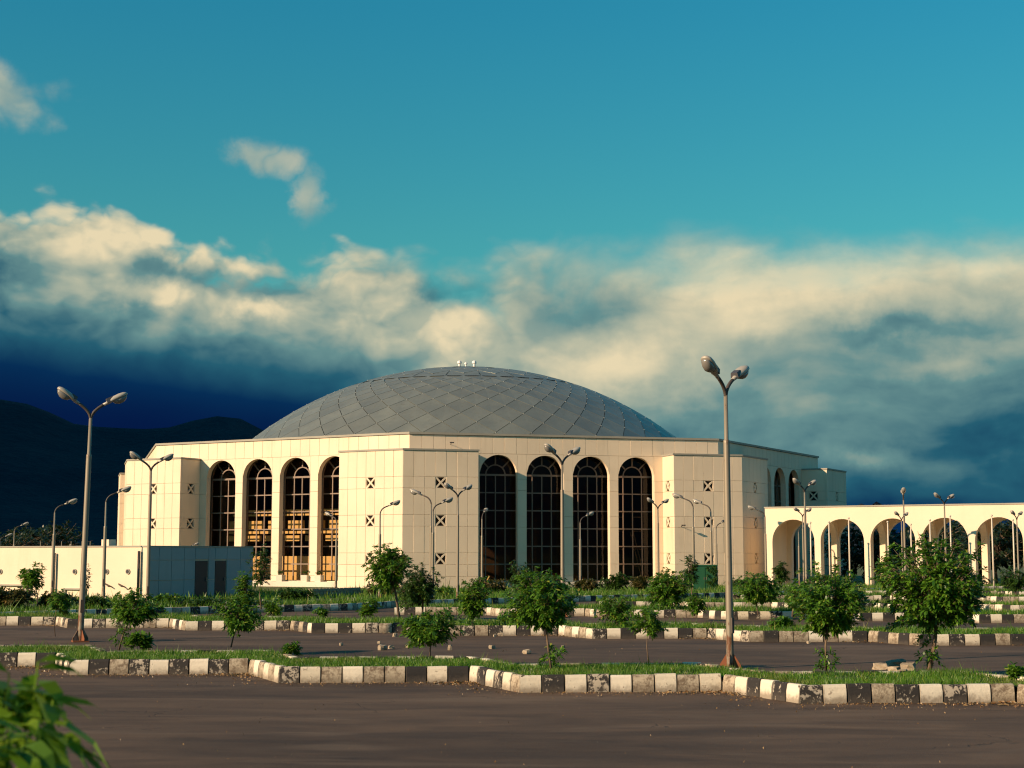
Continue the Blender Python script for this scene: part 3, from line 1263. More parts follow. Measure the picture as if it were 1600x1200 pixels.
# rings of nodes; the sector count halves towards the crown
rows = []
th = THB
TOT = []
n = SEC
while th > .05:
    TOT.append((th, n))
    step = (2 * math.pi * math.sin(th) / n) * .50
    th -= max(step, .030)
    if n == SEC and math.sin(th) * 2 * math.pi / n < .045:
        n = SEC // 2
    if n == SEC // 2 and math.sin(th) * 2 * math.pi / n < .045:
        n = SEC // 4
cap_mb = MB()
back = MB()
n_single = 0
for j in range(len(TOT) - 2):
    tA, nA = TOT[j]
    tB, nB = TOT[j + 1]
    tC, nC = TOT[j + 2]
    if nA != nC or nA != nB:
        # transition ring: trapezoid panels
        for k in range(nC):
            p0, p1 = 2 * math.pi * k / nC, 2 * math.pi * (k + 1) / nC
            e = .004
            back.add([dome_p(tA, p0, -.03), dome_p(tA, p1, -.03), dome_p(tC - .03, p1, -.03), dome_p(tC - .03, p0, -.03)], [(0, 1, 2, 3)])
            if tA > tC:
                back.add([dome_p(tB + .002, p0 + e), dome_p(tB + .002, p1 - e), dome_p(tC - .01, p1 - e), dome_p(tC - .01, p0 + e)], [(0, 1, 2, 3)])
        continue
    nn = nA
    dp = 2 * math.pi / nn
    offs = (j % 2) * .5 * dp
    gB = .010 * .8
    shared = MB()
    e = .030 / DR
    # diamond: bottom node, left, right, top ; split along the level line, with a slight fold
    tb, tm, tt = tA - e * 1.3, tB, tC + e * 1.3
    hl = dp / 2 - e / math.sin(tm) * 1.2
    vs = [dome_l(tb, 0, .0), dome_l(tm, hl), dome_l(tt, 0, .0), dome_l(tm, -hl), dome_l(tm, 0, -.05)]
    sk = .10
    low = [q * ((DR - sk) / DR) for q in vs[:4]]
    allv = vs + low
    fs = [(0, 1, 4), (1, 2, 4), (2, 3, 4), (3, 0, 4), (0, 5, 6, 1), (1, 6, 7, 2), (2, 7, 8, 3), (3, 8, 5, 0)]
    shared.add(allv, fs)
    me = None
    for k in range(nn):
        ph = offs + k * dp
        face_cam = math.sin(ph) < .28          # towards the camera
        M4 = Matrix.Translation((DCX, DCY, ZC)) @ Matrix.Rotation(ph, 4, 'Z')
        if face_cam and n_single < 300:
            if me is None:
                me = shared.mesh('panel', M_DOME, fix=False)
            tilt = Matrix.Rotation(rnd.uniform(-.0002, .0002), 4, 'X')
            put('panel', me, dome, M4)
            n_single += 1
        else:
            back.add([M4 @ Vector(q) for q in shared.v], shared.f)
        nd = dome_p(tA, ph, .0)
        cap_mb.box((nd.x, nd.y, nd.z), (.07, .07, .05))
o = back.build('rear_panels', M_DOME, dome)
o['kind'] = 'stuff'
cap_mb.build('node_caps', M_CAPS, dome)['kind'] = 'stuff'
# crown cap
m = MB()
ring = [dome_p(.062, 2 * math.pi * k / 24, .02) for k in range(24)]
m.add(ring + [dome_p(0, 0, .05)], [(k, (k + 1) % 24, 24) for k in range(24)])
m.build('crown_cap', M_DOME, dome)
# ventilator cowls on the crown
for px, s_ in ((718, 1.0), (728, .7), (741, 1.0)):
    Y = DCY - 2.5
    x = x_at(px, Y, 20.8)
    m = MB()
    r_ = .22 * s_
    zb = ZC + math.sqrt(DR ** 2 - (x - DCX) ** 2 - 2.5 ** 2)
    m.tube([(x, Y, zb - .1), (x, Y, zb + .28 * s_), (x, Y, zb + .30 * s_), (x, Y, zb + .50 * s_), (x, Y, zb + .60 * s_)], [.12 * s_, .12 * s_, r_, r_ * .9, .04], 10)
    m.build('roof_cowl', M_COWL, hall)
# small bracket lamps on the walls
for (i, t, d, z) in ((0, 4.05 - .9, .0, 10.75), (0, 20.8, PROJ, 4.6)):
    m = MB()
    p0, p1 = fp(i, t, d, z), fp(i, t, d + .5, z + .1)
    m.tube([p0, p1], .02, 6)
    m.box((p1.x, p1.y, p1.z), (.30, .16, .08), ANG[i])
    m.build('bracket_lamp', M_ARM, hall)

# ------------------------------------------------------------------ arcade on the right
AU = Vector((math.cos(R(-29.3)), math.sin(R(-29.3))))     # runs to the right and towards the camera
AN = Vector((AU.y, -AU.x))                                 # outward (towards the camera, left)
AO = Vector((x_at(1199, 119.0, 3), 119.0))
A_H = z_at(794, 119.0)


def apt(t, d, z):
    q = AO + AU * t + AN * d
    return Vector((q.x, q.y, z))


def a_t(px):
    """distance along the arcade front seen at a pixel column"""
    lo, hi = -5.0, 60.0
    for _ in range(50):
        mid = (lo + hi) / 2
        p = apt(mid, 0, 4.0)
        c = p.y * math.cos(PITCH) + (4 - CAM_H) * math.sin(PITCH)
        if 800 + FPX * p.x / c < px:
            lo = mid
        else:
            hi = mid
    return lo


arc_open = [(1206, 1273), (1283, 1351), (1361, 1431), (1441, 1514), (1524, 1597)]
tc = [(a_t(a) + a_t(b)) / 2 for a, b in arc_open]
A_P = (tc[-1] - tc[0]) / 4
A_R = sum(a_t(b) - a_t(a) for a, b in arc_open) / 10
A_C = [tc[0] + A_P * k for k in range(8)]
A_END = A_C[-1] + A_P / 2
A_SP = z_at(811.5, 117.5) - A_R
arcade = thing('arcade', 'cream arcade of wide round arches running off to the right of the hall', 'arcade', apt(0, 0, 0))
AD = 4.4
arched_wall(apt, -.15, A_END, 0, A_H, A_C, A_R, A_SP, 0.0, 0, -.5).build('front_wall', M_WALL, arcade)
arched_wall(lambda t, d, z: apt(t, d - AD, z), -.15, A_END, 0, A_H - .05, A_C, A_R, A_SP, 0.0, 0, -.5).build('rear_wall', M_WALL, arcade)
m = MB()
m.add([apt(-.15, -.5, A_H - .35), apt(A_END, -.5, A_H - .35), apt(A_END, -AD, A_H - .35), apt(-.15, -AD, A_H - .35),
       apt(-.15, -.5, A_H - .1), apt(A_END, -.5, A_H - .1), apt(A_END, -AD, A_H - .1), apt(-.15, -AD, A_H - .1)], [(0, 3, 2, 1), (4, 5, 6, 7)])
m.build('roof_slab', M_WALL, arcade)
m = MB()
m.add([apt(-.2, .06, A_H), apt(A_END, .06, A_H), apt(A_END, -.55, A_H), apt(-.2, -.55, A_H), apt(-.2, .06, A_H + .1), apt(A_END, .06, A_H + .1), apt(A_END, -.55, A_H + .1), apt(-.2, -.55, A_H + .1)],
      [(0, 1, 5, 4), (4, 5, 6, 7), (0, 4, 7, 3), (3, 2, 1, 0), (2, 3, 7, 6)])
m.build('parapet_coping', M_COPE, arcade)
cr = (AD - .5) / 2 - .35
for k in range(8):
    tb = A_C[0] - A_P / 2 + A_P * k
    if k == 0:
        m = MB()
        m.add([apt(.05, -.5, 0), apt(.05, -AD, 0), apt(.05, -AD, A_H - .35), apt(.05, -.5, A_H - .35)], [(0, 1, 2, 3)])
        m.build('end_wall', M_WALL, arcade)
        continue
    hw = .22
    arched_wall(lambda t, d, z, tb=tb: apt(tb + d, -.5 - t, z), 0, AD - .5, 0, A_H - .36, [(AD - .5) / 2], cr, A_SP + (A_R - cr) * .6, 0.0, hw, -hw, 16).build('cross_arch', M_WALL, arcade)
m = MB()
m.add([apt(-.15, .4, 0), apt(A_END, .4, 0), apt(A_END, -AD - .8, 0), apt(-.15, -AD - .8, 0), apt(-.15, .4, .12), apt(A_END, .4, .12), apt(A_END, -AD - .8, .12), apt(-.15, -AD - .8, .12)],
      [(0, 1, 5, 4), (4, 5, 6, 7), (0, 4, 7, 3)])
m.build('floor_slab', M_PLINTH, arcade)

# flag poles in front of the arcade
ordn = ['first', 'second', 'third', 'fourth', 'fifth']
fpoles = [(1267, 818, 'white flagpole at the right side of the first arcade arch'),
          (1296, 817, 'white flagpole at the left side of the second arcade arch'),
          (1327, 811, 'white flagpole right of centre before the second arcade arch'),
          (1388, 817, 'white flagpole left of centre before the third arcade arch'),
          (1424, 821, 'white flagpole at the right side of the third arcade arch'),
          (1454, 814, 'white flagpole at the left side of the fourth arcade arch'),
          (1486, 808, 'white flagpole near the middle of the fourth arcade arch'),
          (1551, 807, 'white flagpole left of centre before the fifth arcade arch'),
          (1584, 814, 'white flagpole at the right side of the fifth arcade arch')]
M_WPOLE = material('white_pole', None, **{'Base Color': (.62, .55, .44), 'Roughness': .5})
for px, py, lab in fpoles:
    p = apt(a_t(px), 0, 0)
    Y = p.y - 3.5
    x = x_at(px, Y, 3)
    H = z_at(py, Y)
    r_ = thing('flagpole', lab, 'flagpole', (x, Y, 0), 'flagpoles before the arcade')
    m = MB()
    m.tube([(x, Y, 0), (x, Y, H * .55), (x, Y, H)], [.065, .058, .045], 8)
    m.build('pole', M_WPOLE, r_, True)
    m = MB()
    m.box((x, Y, .06), (.4, .4, .12))
    m.build('foot', M_PLINTH, r_)
    m = MB()
    m.tube([(x, Y, H), (x, Y, H + .05), (x, Y, H + .1), (x, Y, H + .14)], [.05, .08, .08, .02], 8)
    m.build('finial', M_WPOLE, r_, True)

# ------------------------------------------------------------------ low service block on the left
SU = Vector((math.cos(R(-29.3)), math.sin(R(-29.3))))
SNn = Vector((SU.y, -SU.x))
SO = ground_at(228, 938)
SO = Vector((SO.x, SO.y))
S_H = z_at(854.5, SO.y)


def spt(t, d, z):
    """t runs left along the lit front, d goes back along the shaded side"""
    q = SO - SU * t - SNn * d
    return Vector((q.x, q.y, z))


serv = thing('service_block', 'low flat-roofed cream service block left of the hall, its right side in shade', 'building', (SO.x, SO.y, 0))
SL, SD = 24.0, 9.0
m = MB()
poly = [spt(SL, 0, 0), spt(0, 0, 0), spt(0, SD, 0), spt(SL, SD, 0)]
m.prism([(p.x, p.y) for p in poly], 0, S_H)
m.build('wall', M_SERV, serv)
m = MB()
poly = [spt(SL, -.05, 0), spt(-.05, -.05, 0), spt(-.05, SD, 0), spt(SL, SD, 0)]
m.prism([(p.x, p.y) for p in poly], S_H, S_H + .07)
m.build('coping', M_COPE, serv)
# cladding panels of the shaded side, with two doors left free
sa = math.atan2(-SNn.y, -SNn.x)          # direction of the shaded side


def side_m(d, z):
    p = spt(0, d, z)
    return Matrix.Translation(p) @ Matrix.Rotation(sa, 4, 'Z')


def box_mesh(name, w, h, th, mat):
    m_ = MB()
    m_.box((0, -th / 2, 0), (w, th, h))
    return m_.mesh(name, mat)


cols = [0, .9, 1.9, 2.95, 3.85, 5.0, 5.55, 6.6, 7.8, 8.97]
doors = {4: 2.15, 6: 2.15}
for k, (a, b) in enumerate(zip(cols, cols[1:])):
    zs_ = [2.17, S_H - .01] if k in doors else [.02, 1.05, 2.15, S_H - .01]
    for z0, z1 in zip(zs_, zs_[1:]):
        me = box_mesh('panel', b - a - .03, z1 - z0 - .03, .05, M_SIDE_SHADE)
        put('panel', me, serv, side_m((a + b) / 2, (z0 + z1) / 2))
    if k in doors:
        me = box_mesh('door', b - a - .10, 2.10, .03, M_DOOR)
        dr = put('door', me, serv, side_m((a + b) / 2, 1.06))
        hd = MB()
        hd.box(((b - a) / 2 - .2, -.06, .0), (.04, .05, .22))
        h_ = bpy.data.objects.new('handle', hd.mesh('handle', M_FRAME))
        C.objects.link(h_)
        h_.parent = dr


def s_t(px):
    lo, hi = 0.0, 24.0
    for _ in range(40):
        mid = (lo + hi) / 2
        p = spt(mid, 0, 1.5)
        if 800 + FPX * p.x / (p.y * math.cos(PITCH)) > px:
            lo = mid
        else:
            hi = mid
    return lo


for px in (2, 118, 168, 201):
    t = s_t(px)
    p = spt(t, 0, 0)
    z = z_at(893, p.y)
    m = MB()
    ring = []
    m.tube([spt(t, -.002, z), spt(t, -.06, z)], .15, 14)
    q = m.build('round_vent', M_COPE, serv, False)
    m = MB()
    m.tube([spt(t, -.058, z), spt(t, -.075, z)], .10, 12)
    m.build('grille', M_DOOR, q)
for px0, px1, y0, y1 in ((4, 44, 915, 928), (104, 136, 921, 934)):
    a, b = s_t(px0), s_t(px1)
    p = spt(a, 0, 0)
    zt, zb = z_at(y0, p.y), max(.05, z_at(y1, p.y))
    m = MB()
    # recessed looking opening: dark frame box with a projecting lintel
    for (d0, d1, z0, z1, aa, bb) in ((-.16, 0, zt, zt + .08, a + .05, b - .05), (-.10, 0, zb, zt, a + .05, a - .08), (-.10, 0, zb, zt, b + .08, b - .05)):
        pp = [spt(aa, d0, z0), spt(bb, d0, z0), spt(bb, d1, z0), spt(aa, d1, z0)]
        m.add(pp + [Vector((w.x, w.y, z1)) for w in pp], [(0, 1, 5, 4), (1, 2, 6, 5), (2, 3, 7, 6), (3, 0, 4, 7), (4, 5, 6, 7), (0, 3, 2, 1)])
    m.build('opening_frame', M_COPE, serv, fix=True)
for px in (172, 192):
    t = s_t(px)
    p = spt(t, 0, 0)
    z = z_at(915, p.y)
    m = MB()
    pp = [spt(t + .25, -.02, z + .08), spt(t - .05, -.35, z + .06), spt(t - .25, -.35, z - .06), spt(t - .25, -.02, z - .1)]
    m.add(pp + [w + Vector((0, 0, .05)) for w in pp], [(0, 1, 5, 4), (1, 2, 6, 5), (2, 3, 7, 6), (3, 0, 4, 7), (4, 5, 6, 7), (0, 3, 2, 1)])
    m.build('wall_hood', M_ARM, serv, fix=True)
for px, y0 in ((88, 864), (220, 861)):
    t = s_t(px)
    p = spt(t, 0, 0)
    m = MB()
    m.tube([spt(t, -.14, 0), spt(t, -.14, z_at(y0, p.y))], .075, 8)
    m.build('drain_pipe', M_ARM, serv, True)
# roof upstand and railing posts
m = MB()
p = spt(s_t(157), .6, 0)
m.box((p.x, p.y, S_H + .22), (.55, .55, .4), sa)
m.build('roof_upstand', M_SERV, serv)
for px in (42, 60, 75, 90, 107, 120):
    t = s_t(px)
    m = MB()
    m.tube([spt(t, 1.0, S_H), spt(t, 1.0, S_H + .34)], .022, 6)
    m.build('railing_post', M_POLE, serv)

# ------------------------------------------------------------------ kerbed islands of the car park
KH, KT = .31, .16
kerb_meshes = {}
for kind in ('white', 'black', 'worn'):
    for var in range(3):
        rr = random.Random(31 * var + len(kind))
        m = MB()
        # unit length along x, outer face at y=0 leaning back, y inwards; edges bevelled
        L = 1.0
        j = lambda a: rr.uniform(-a, a)
        g_ = .012
        x0, x1 = -.5 + g_, .5 - g_
        zt = KH + j(.012)
        prof = [(0.0, 0.0), (.006, KH * .55), (.022, zt - .045), (.035, zt - .012), (.060, zt), (KT, zt - .005), (KT, 0.0)]
        for x, inset in ((x0, .018), (x0 + .03, 0), (x1 - .03, 0), (x1, .018)):
            for (y, z) in prof:
                m.v.append((x, y + inset * (1 if y < .08 else -.3) + j(.004), max(0, z - (inset * .5 if z > .2 else 0) + (j(.005) if z > .1 else 0))))
        npf = len(prof)
        for s_ in range(3):
            for q in range(npf - 1):
                a = s_ * npf + q
                m.f.append((a, a + npf, a + npf + 1, a + 1))
        m.f.append(tuple(range(npf)))
        m.f.append(tuple(range(3 * npf, 4 * npf))[::-1])
        kerb_meshes[(kind, var)] = m.mesh('kerb_block', M_KERB[kind], False, True)


def lay_kerb(island, pts, krnd, blk=.41, inside=1, start=0, z=0.0):
    """blocks along a polyline; the island's inside lies to the left of the walking direction when inside=1"""
    cnt = start
    for a, b in zip(pts, pts[1:]):
        a, b = Vector(a), Vector(b)
        L = (b - a).length
        n = max(1, round(L / blk))
        ang = math.atan2((b - a).y, (b - a).x)
        for k in range(n):
            c = a + (b - a) * ((k + .5) / n)
            kind = 'white' if cnt % 2 == 0 else 'black'
            q = krnd.random()
            if kind == 'black' and q < .30:
                kind = 'worn'
            elif kind == 'white' and q < .16:
                kind = 'worn'
            me = kerb_meshes[(kind, krnd.randrange(3))]
            M4 = Matrix.Translation((c.x, c.y, z + krnd.uniform(-.012, .006))) @ Matrix.Rotation(ang + krnd.uniform(-.025, .025), 4, 'Z') @ Matrix.Diagonal((L / n, 1, 1, 1))
            put('kerb_block', me, island, M4)
            cnt += 1
    return cnt


def saw(P0, per, front, k0, k1):
    """front corner points of a saw-tooth kerb, left to right"""
    pts = []
    for k in range(k0, k1 + 1):
        p = Vector(P0) + Vector(per) * k
        pts.append(p)
        pts.append(p + Vector(front))
    return pts


grass_tris = []
GR = np.random.default_rng(5)


def inside_poly(xs, ys, poly):
    r = np.zeros(len(xs), bool)
    n = len(poly)
    j = n - 1
    for i in range(n):
        xi, yi = poly[i]
        xj, yj = poly[j]
        cond = ((yi > ys) != (yj > ys)) & (xs < (xj - xi) * (ys - yi) / (yj - yi + 1e-12) + xi)
        r ^= cond
        j = i
    return r


def grow_grass(poly, z, dens, hmin, hmax, wid):
    xs_ = [p[0] for p in poly]
    ys_ = [p[1] for p in poly]
    x0, x1, y0, y1 = min(xs_), max(xs_), min(ys_), max(ys_)
    n = int((x1 - x0) * (y1 - y0) * dens)
    X = GR.uniform(x0, x1, n)
    Y = GR.uniform(y0, y1, n)
    # only what the camera could see, with a margin
    keep = inside_poly(X, Y, poly) & (np.abs(X) < Y * .40 + 2)
    # thin patches
    pat = np.sin(X * 1.3 + Y * .7) * np.sin(Y * 1.9 - X * .6) + .6 * np.sin(X * 3.1 + 1.7) * np.sin(Y * 4.3)
    keep &= GR.uniform(-1.5, 1.2, n) < pat + .55
    X, Y, pat = X[keep], Y[keep], pat[keep]
    n = len(X)
    H = GR.uniform(hmin, hmax, n) * (1 + .45 * pat) * (1 + 1.2 * (GR.random(n) > .985))
    A = GR.uniform(0, 2 * np.pi, n)
    W = wid * GR.uniform(.7, 1.3, n)
    ln = H * GR.uniform(.1, .75, n)
    B = GR.uniform(0, 2 * np.pi, n)
    Z = np.full(n, z)
    v0 = np.stack([X - np.cos(A) * W, Y - np.sin(A) * W, Z], 1)
    v1 = np.stack([X + np.cos(A) * W, Y + np.sin(A) * W, Z], 1)
    v2 = np.stack([X + np.cos(B) * ln, Y + np.sin(B) * ln, Z + H], 1)
    grass_tris.append(np.stack([v0, v1, v2], 1))


def island(label, front, back, seed, gd, gh, gw, zs=KH - .06):
    xs_ = [p.x for p in front]
    o = thing('parking_island', label, 'traffic island', (front[0].x, front[0].y, 0), 'kerbed islands of the car park')
    kr = random.Random(seed)
    lay_kerb(o, front, kr)
    rb = list(reversed(back))
    lay_kerb(o, rb, kr)
    poly = [(p.x, p.y) for p in front] + [(p.x, p.y) for p in rb]
    # soil a little below the top of the kerb, pulled in
    m = MB()
    n = len(front)
    for a in range(n - 1):
        f0, f1, b0, b1 = front[a], front[a + 1], back[a], back[a + 1]
        m.add([(f0.x, f0.y + .08, zs), (f1.x, f1.y + .08, zs), (b1.x, b1.y - .08, zs), (b0.x, b0.y - .08, zs)], [(0, 1, 2, 3)])
    m.build('soil', M_SOIL, o)
    inner = [(p.x, p.y + .13) for p in front] + [(p.x, p.y - .13) for p in rb]
    grow_grass(inner, zs, gd, gh[0], gh[1], gw)
    return o


f1 = saw((-4.42, 29.5), (4.55, -2.03), (3.60, .22), -3, 3)
b1 = [p + Vector((0, 3.0)) for p in f1]
island('nearest saw-tooth grass island with black and white kerb, across the foreground', f1, b1, 3, 1300, (.04, .10), .007)
f2 = saw((-6.25, 48.4), (4.29, -1.68), (3.35, .20), -3, 5)
b2 = [p + Vector((0, 3.4)) for p in f2]
island('second saw-tooth grass island from the camera, behind the first strip of asphalt', f2, b2, 4, 500, (.06, .15), .012)
f3 = saw((8.1, 58.6), (4.3, -1.55), (3.4, .2), -3, 4)
b3 = [p + Vector((0, 3.4)) for p in f3]
island('third saw-tooth grass island from the camera, starting below the hall corner', f3, b3, 5, 240, (.10, .22), .016)
f4 = saw((12.6, 68.6), (4.3, -1.3), (3.4, .2), -2, 4)
b4 = [p + Vector((0, 3.2)) for p in f4]
island('fourth saw-tooth grass island from the camera, starting left of the green cabinet', f4, b4, 6, 160, (.10, .25), .02)
f5 = saw((16.5, 81.5), (4.3, -1.1), (3.4, .2), -1, 4)
b5 = [p + Vector((0, 3.2)) for p in f5]
island('fifth kerbed island from the camera, seen small at the right', f5, b5, 7, 120, (.10, .25), .024)
f6 = saw((25.5, 92.0), (4.3, -.9), (3.4, .2), -1, 3)
b6 = [p + Vector((0, 3.0)) for p in f6]
island('farthest kerbed island, just before the arcade at the right edge', f6, b6, 8, 100, (.10, .25), .028)

# verge between the car park and the hall
verge = thing('verge', 'grass verge with shaded black and white kerb running diagonally before the hall', 'verge', (PERIM[2][0], PERIM[2][1], 0))
lay_kerb(verge, [Vector(p) for p in PERIM[1:12]], random.Random(12), .43)
m = MB()
vp = PERIM[1:12]
for a, b in zip(vp, vp[1:]):
    m.add([(a[0] - .03, a[1] + .08, KH - .05), (b[0] - .03, b[1] + .08, KH - .05), (b[0] - 4.0, b[1] + 5.5, .03), (a[0] - 4.0, a[1] + 5.5, .03)], [(0, 1, 2, 3)])
m.build('soil', M_SOIL, verge)
grow_grass([(a - .1, b + .2) for a, b in vp] + [(a - 2.2, b + 3) for a, b in reversed(vp)], KH - .10, 110, .10, .30, .022)
# lawn before the hall and arcade
grow_grass([(-24, 76), (-8, 88), (2, 96), (14, 104), (26, 112), (44, 118), (44, 128), (18, 118), (-6, 108), (-26, 94)], 0.0, 22, .10, .35, .04)

G = np.concatenate(grass_tris, 0)
nT = len(G)
me = bpy.data.meshes.new('grass')
me.vertices.add(nT * 3)
me.vertices.foreach_set('co', G.reshape(-1).astype(np.float32))
me.loops.add(nT * 3)
me.loops.foreach_set('vertex_index', np.arange(nT * 3, dtype=np.int32))
me.polygons.add(nT)
me.polygons.foreach_set('loop_start', np.arange(0, nT * 3, 3, dtype=np.int32))
me.polygons.foreach_set('loop_total', np.full(nT, 3, dtype=np.int32))
me.update(calc_edges=True)
me.materials.append(M_GRASS)
o = bpy.data.objects.new('grass', me)
C.objects.link(o)
tag(o, 'bright green grass growing on the kerbed islands and verge', 'grass', kind='stuff')

# ------------------------------------------------------------------ street lamps
def loft(m, stations, n=14, x0=0.0):
    """stations: (s, half width, z_top, z_bottom, z_axis) along +x"""
    rings = []
    for (s, w, zt, zb, za) in stations:
        ring = []
        for k in range(n):
            a = 2 * math.pi * k / n
            c, sn = math.cos(a), math.sin(a)
            z = za + (sn * zt if sn > 0 else sn * zb)
            y = math.copysign(abs(c) ** .7, c) * w
            ring.append((s, y, z))
        rings.append(ring)
    o = len(m.v)
    for r_ in rings:
        m.v.extend(r_)
    for i in range(len(rings) - 1):
        for k in range(n):
            k2 = (k + 1) % n
            m.f.append((o + i * n + k, o + (i + 1) * n + k, o + (i + 1) * n + k2, o + i * n + k2))
    m.f.append(tuple(o + k for k in range(n)))
    m.f.append(tuple(o + (len(rings) - 1) * n + k for k in range(n))[::-1])


def lamp_meshes():
    m = MB()
    loft(m, [(-.06, .045, .045, .045, 0), (.05, .055, .05, .05, 0), (.14, .10, .075, .055, .01), (.30, .155, .105, .05, .02), (.50, .17, .115, .045, .02),
             (.64, .155, .10, .04, .02), (.72, .11, .07, .035, .02), (.755, .05, .035, .02, .02)])
    a = m.mesh('lamp_head', M_HEAD, True, True)
    m = MB()
    loft(m, [(.26, .06, .02, .03, -.02), (.30, .12, .02, .10, -.02), (.42, .145, .02, .155, -.02), (.55, .14, .02, .15, -.02), (.66, .11, .02, .09, -.02), (.71, .05, .02, .03, -.02)], 12)
    b = m.mesh('lens', M_LENS, True, True)
    m = MB()
    m.box((.19, 0, .07), (.24, .23, .13), 0, .8)
    c = m.mesh('gear_lid', M_GEAR)
    return a, b, c


HEAD_ME, LENS_ME, LID_ME = lamp_meshes()


def add_head(root, loc, yaw, up, roll=0.0):
    h = bpy.data.objects.new('lamp_head', HEAD_ME)
    C.objects.link(h)
    h.parent = root
    h.matrix_basis = Matrix.Translation(loc) @ Matrix.Rotation(yaw, 4, 'Z') @ Matrix.Rotation(-up, 4, 'Y') @ Matrix.Rotation(roll, 4, 'X') @ Matrix.Scale(.88, 4)
    for nm, me in (('lens', LENS_ME), ('gear_lid', LID_ME)):
        q = bpy.data.objects.new(nm, me)
        C.objects.link(q)
        q.parent = h
    return h


def pole_parts(root, H, r0, r1, step):
    m = MB()
    m.tube([(0, 0, 0), (0, 0, .02), (0, 0, step - .06), (0, 0, step), (0, 0, step + .02), (0, 0, H)], [r0, r0, r0 * .86, r0 * .86, r1, r1 * .92], 14)
    pl = m.build('pole', M_POLE, root, True)
    m = MB()
    m.box((0, 0, .02), (.42, .42, .04))
    m.build('base_plate', M_RUST, pl)
    m = MB()
    m.box((0, -r0 * .93, .95), (r0 * 1.1, .03, .34))
    m.build('access_hatch', M_ARM, pl)
    for k in range(4):
        a = math.pi / 2 * k + .4
        c, s_ = math.cos(a), math.sin(a)
        m = MB()
        pts = [(r0 * .8, .04), (.23, .04), (.23, .10), (r0 * .8, .36)]
        th = .012
        vs = [(c * x - s_ * sg * th, s_ * x + c * sg * th, z) for sg in (-1, 1) for x, z in pts]
        m.add(vs, [(0, 1, 2, 3), (7, 6, 5, 4), (0, 4, 5, 1), (1, 5, 6, 2), (2, 6, 7, 3), (3, 7, 4, 0)])
        m.build('gusset', M_RUST if k % 2 else M_POLE, pl, False, True)
    return pl


def arm_mesh(root, pts, r):
    m = MB()
    m.tube(pts, r, 10)
    return m.build('arm', M_ARM, root, True)


def make_double():
    t = thing('street_lamp', '', 'street lamp')
    pole_parts(t, 6.0, .082, .050, 5.0)
    for s_ in (-1, 1):
        pts = [(0, 0, 5.93)]
        for k in range(1, 8):
            q = k / 7
            pts.append((s_ * .36 * (q ** 1.9), 0, 5.93 + .47 * (q ** .85)))
        arm_mesh(t, pts, .042)
        add_head(t, (s_ * .36, 0, 6.40), 0 if s_ > 0 else math.pi, R(27 if s_ > 0 else 33))
    return t


def make_single():
    t = thing('street_lamp', '', 'street lamp')
    pole_parts(t, 4.75, .085, .045, 3.6)
    pts = []
    for k in range(9):
        q = k / 8
        a = q * R(68)
        pts.append((.45 * (1 - math.cos(a)), 0, 4.70 + .45 * math.sin(a)))
    d = Vector((math.sin(R(68)), 0, math.cos(R(68))))
    end = Vector(pts[-1]) + d * .28
    pts.append(tuple(end))
    arm_mesh(t, pts, .036)
    add_head(t, tuple(end), 0, R(21))
    return t


PD, PS = make_double(), make_single()
used = {'D': False, 'S': False}


def lamp(kind, px, base_y, top_y, yaw, label, Y=None, lean=0.0):
    """top_y: neck of the pole in the photograph"""
    Y = Y if Y is not None else y_of_base(base_y)
    x = x_at(px, Y, 1.0)
    z0 = 0.0
    H = z_at(top_y, Y)
    proto = PD if kind == 'D' else PS
    o = proto if not used[kind] else copy_tree(proto)
    used[kind] = True
    s_ = H / (5.93 if kind == 'D' else 4.95)
    o.location = (x, Y, z0)
    o.scale = (s_, s_, s_)
    o.rotation_euler = (0, lean, yaw)
    tag(o, label, 'street lamp', 'double-headed street lamps' if kind == 'D' else 'single-headed street lamps')
    return o


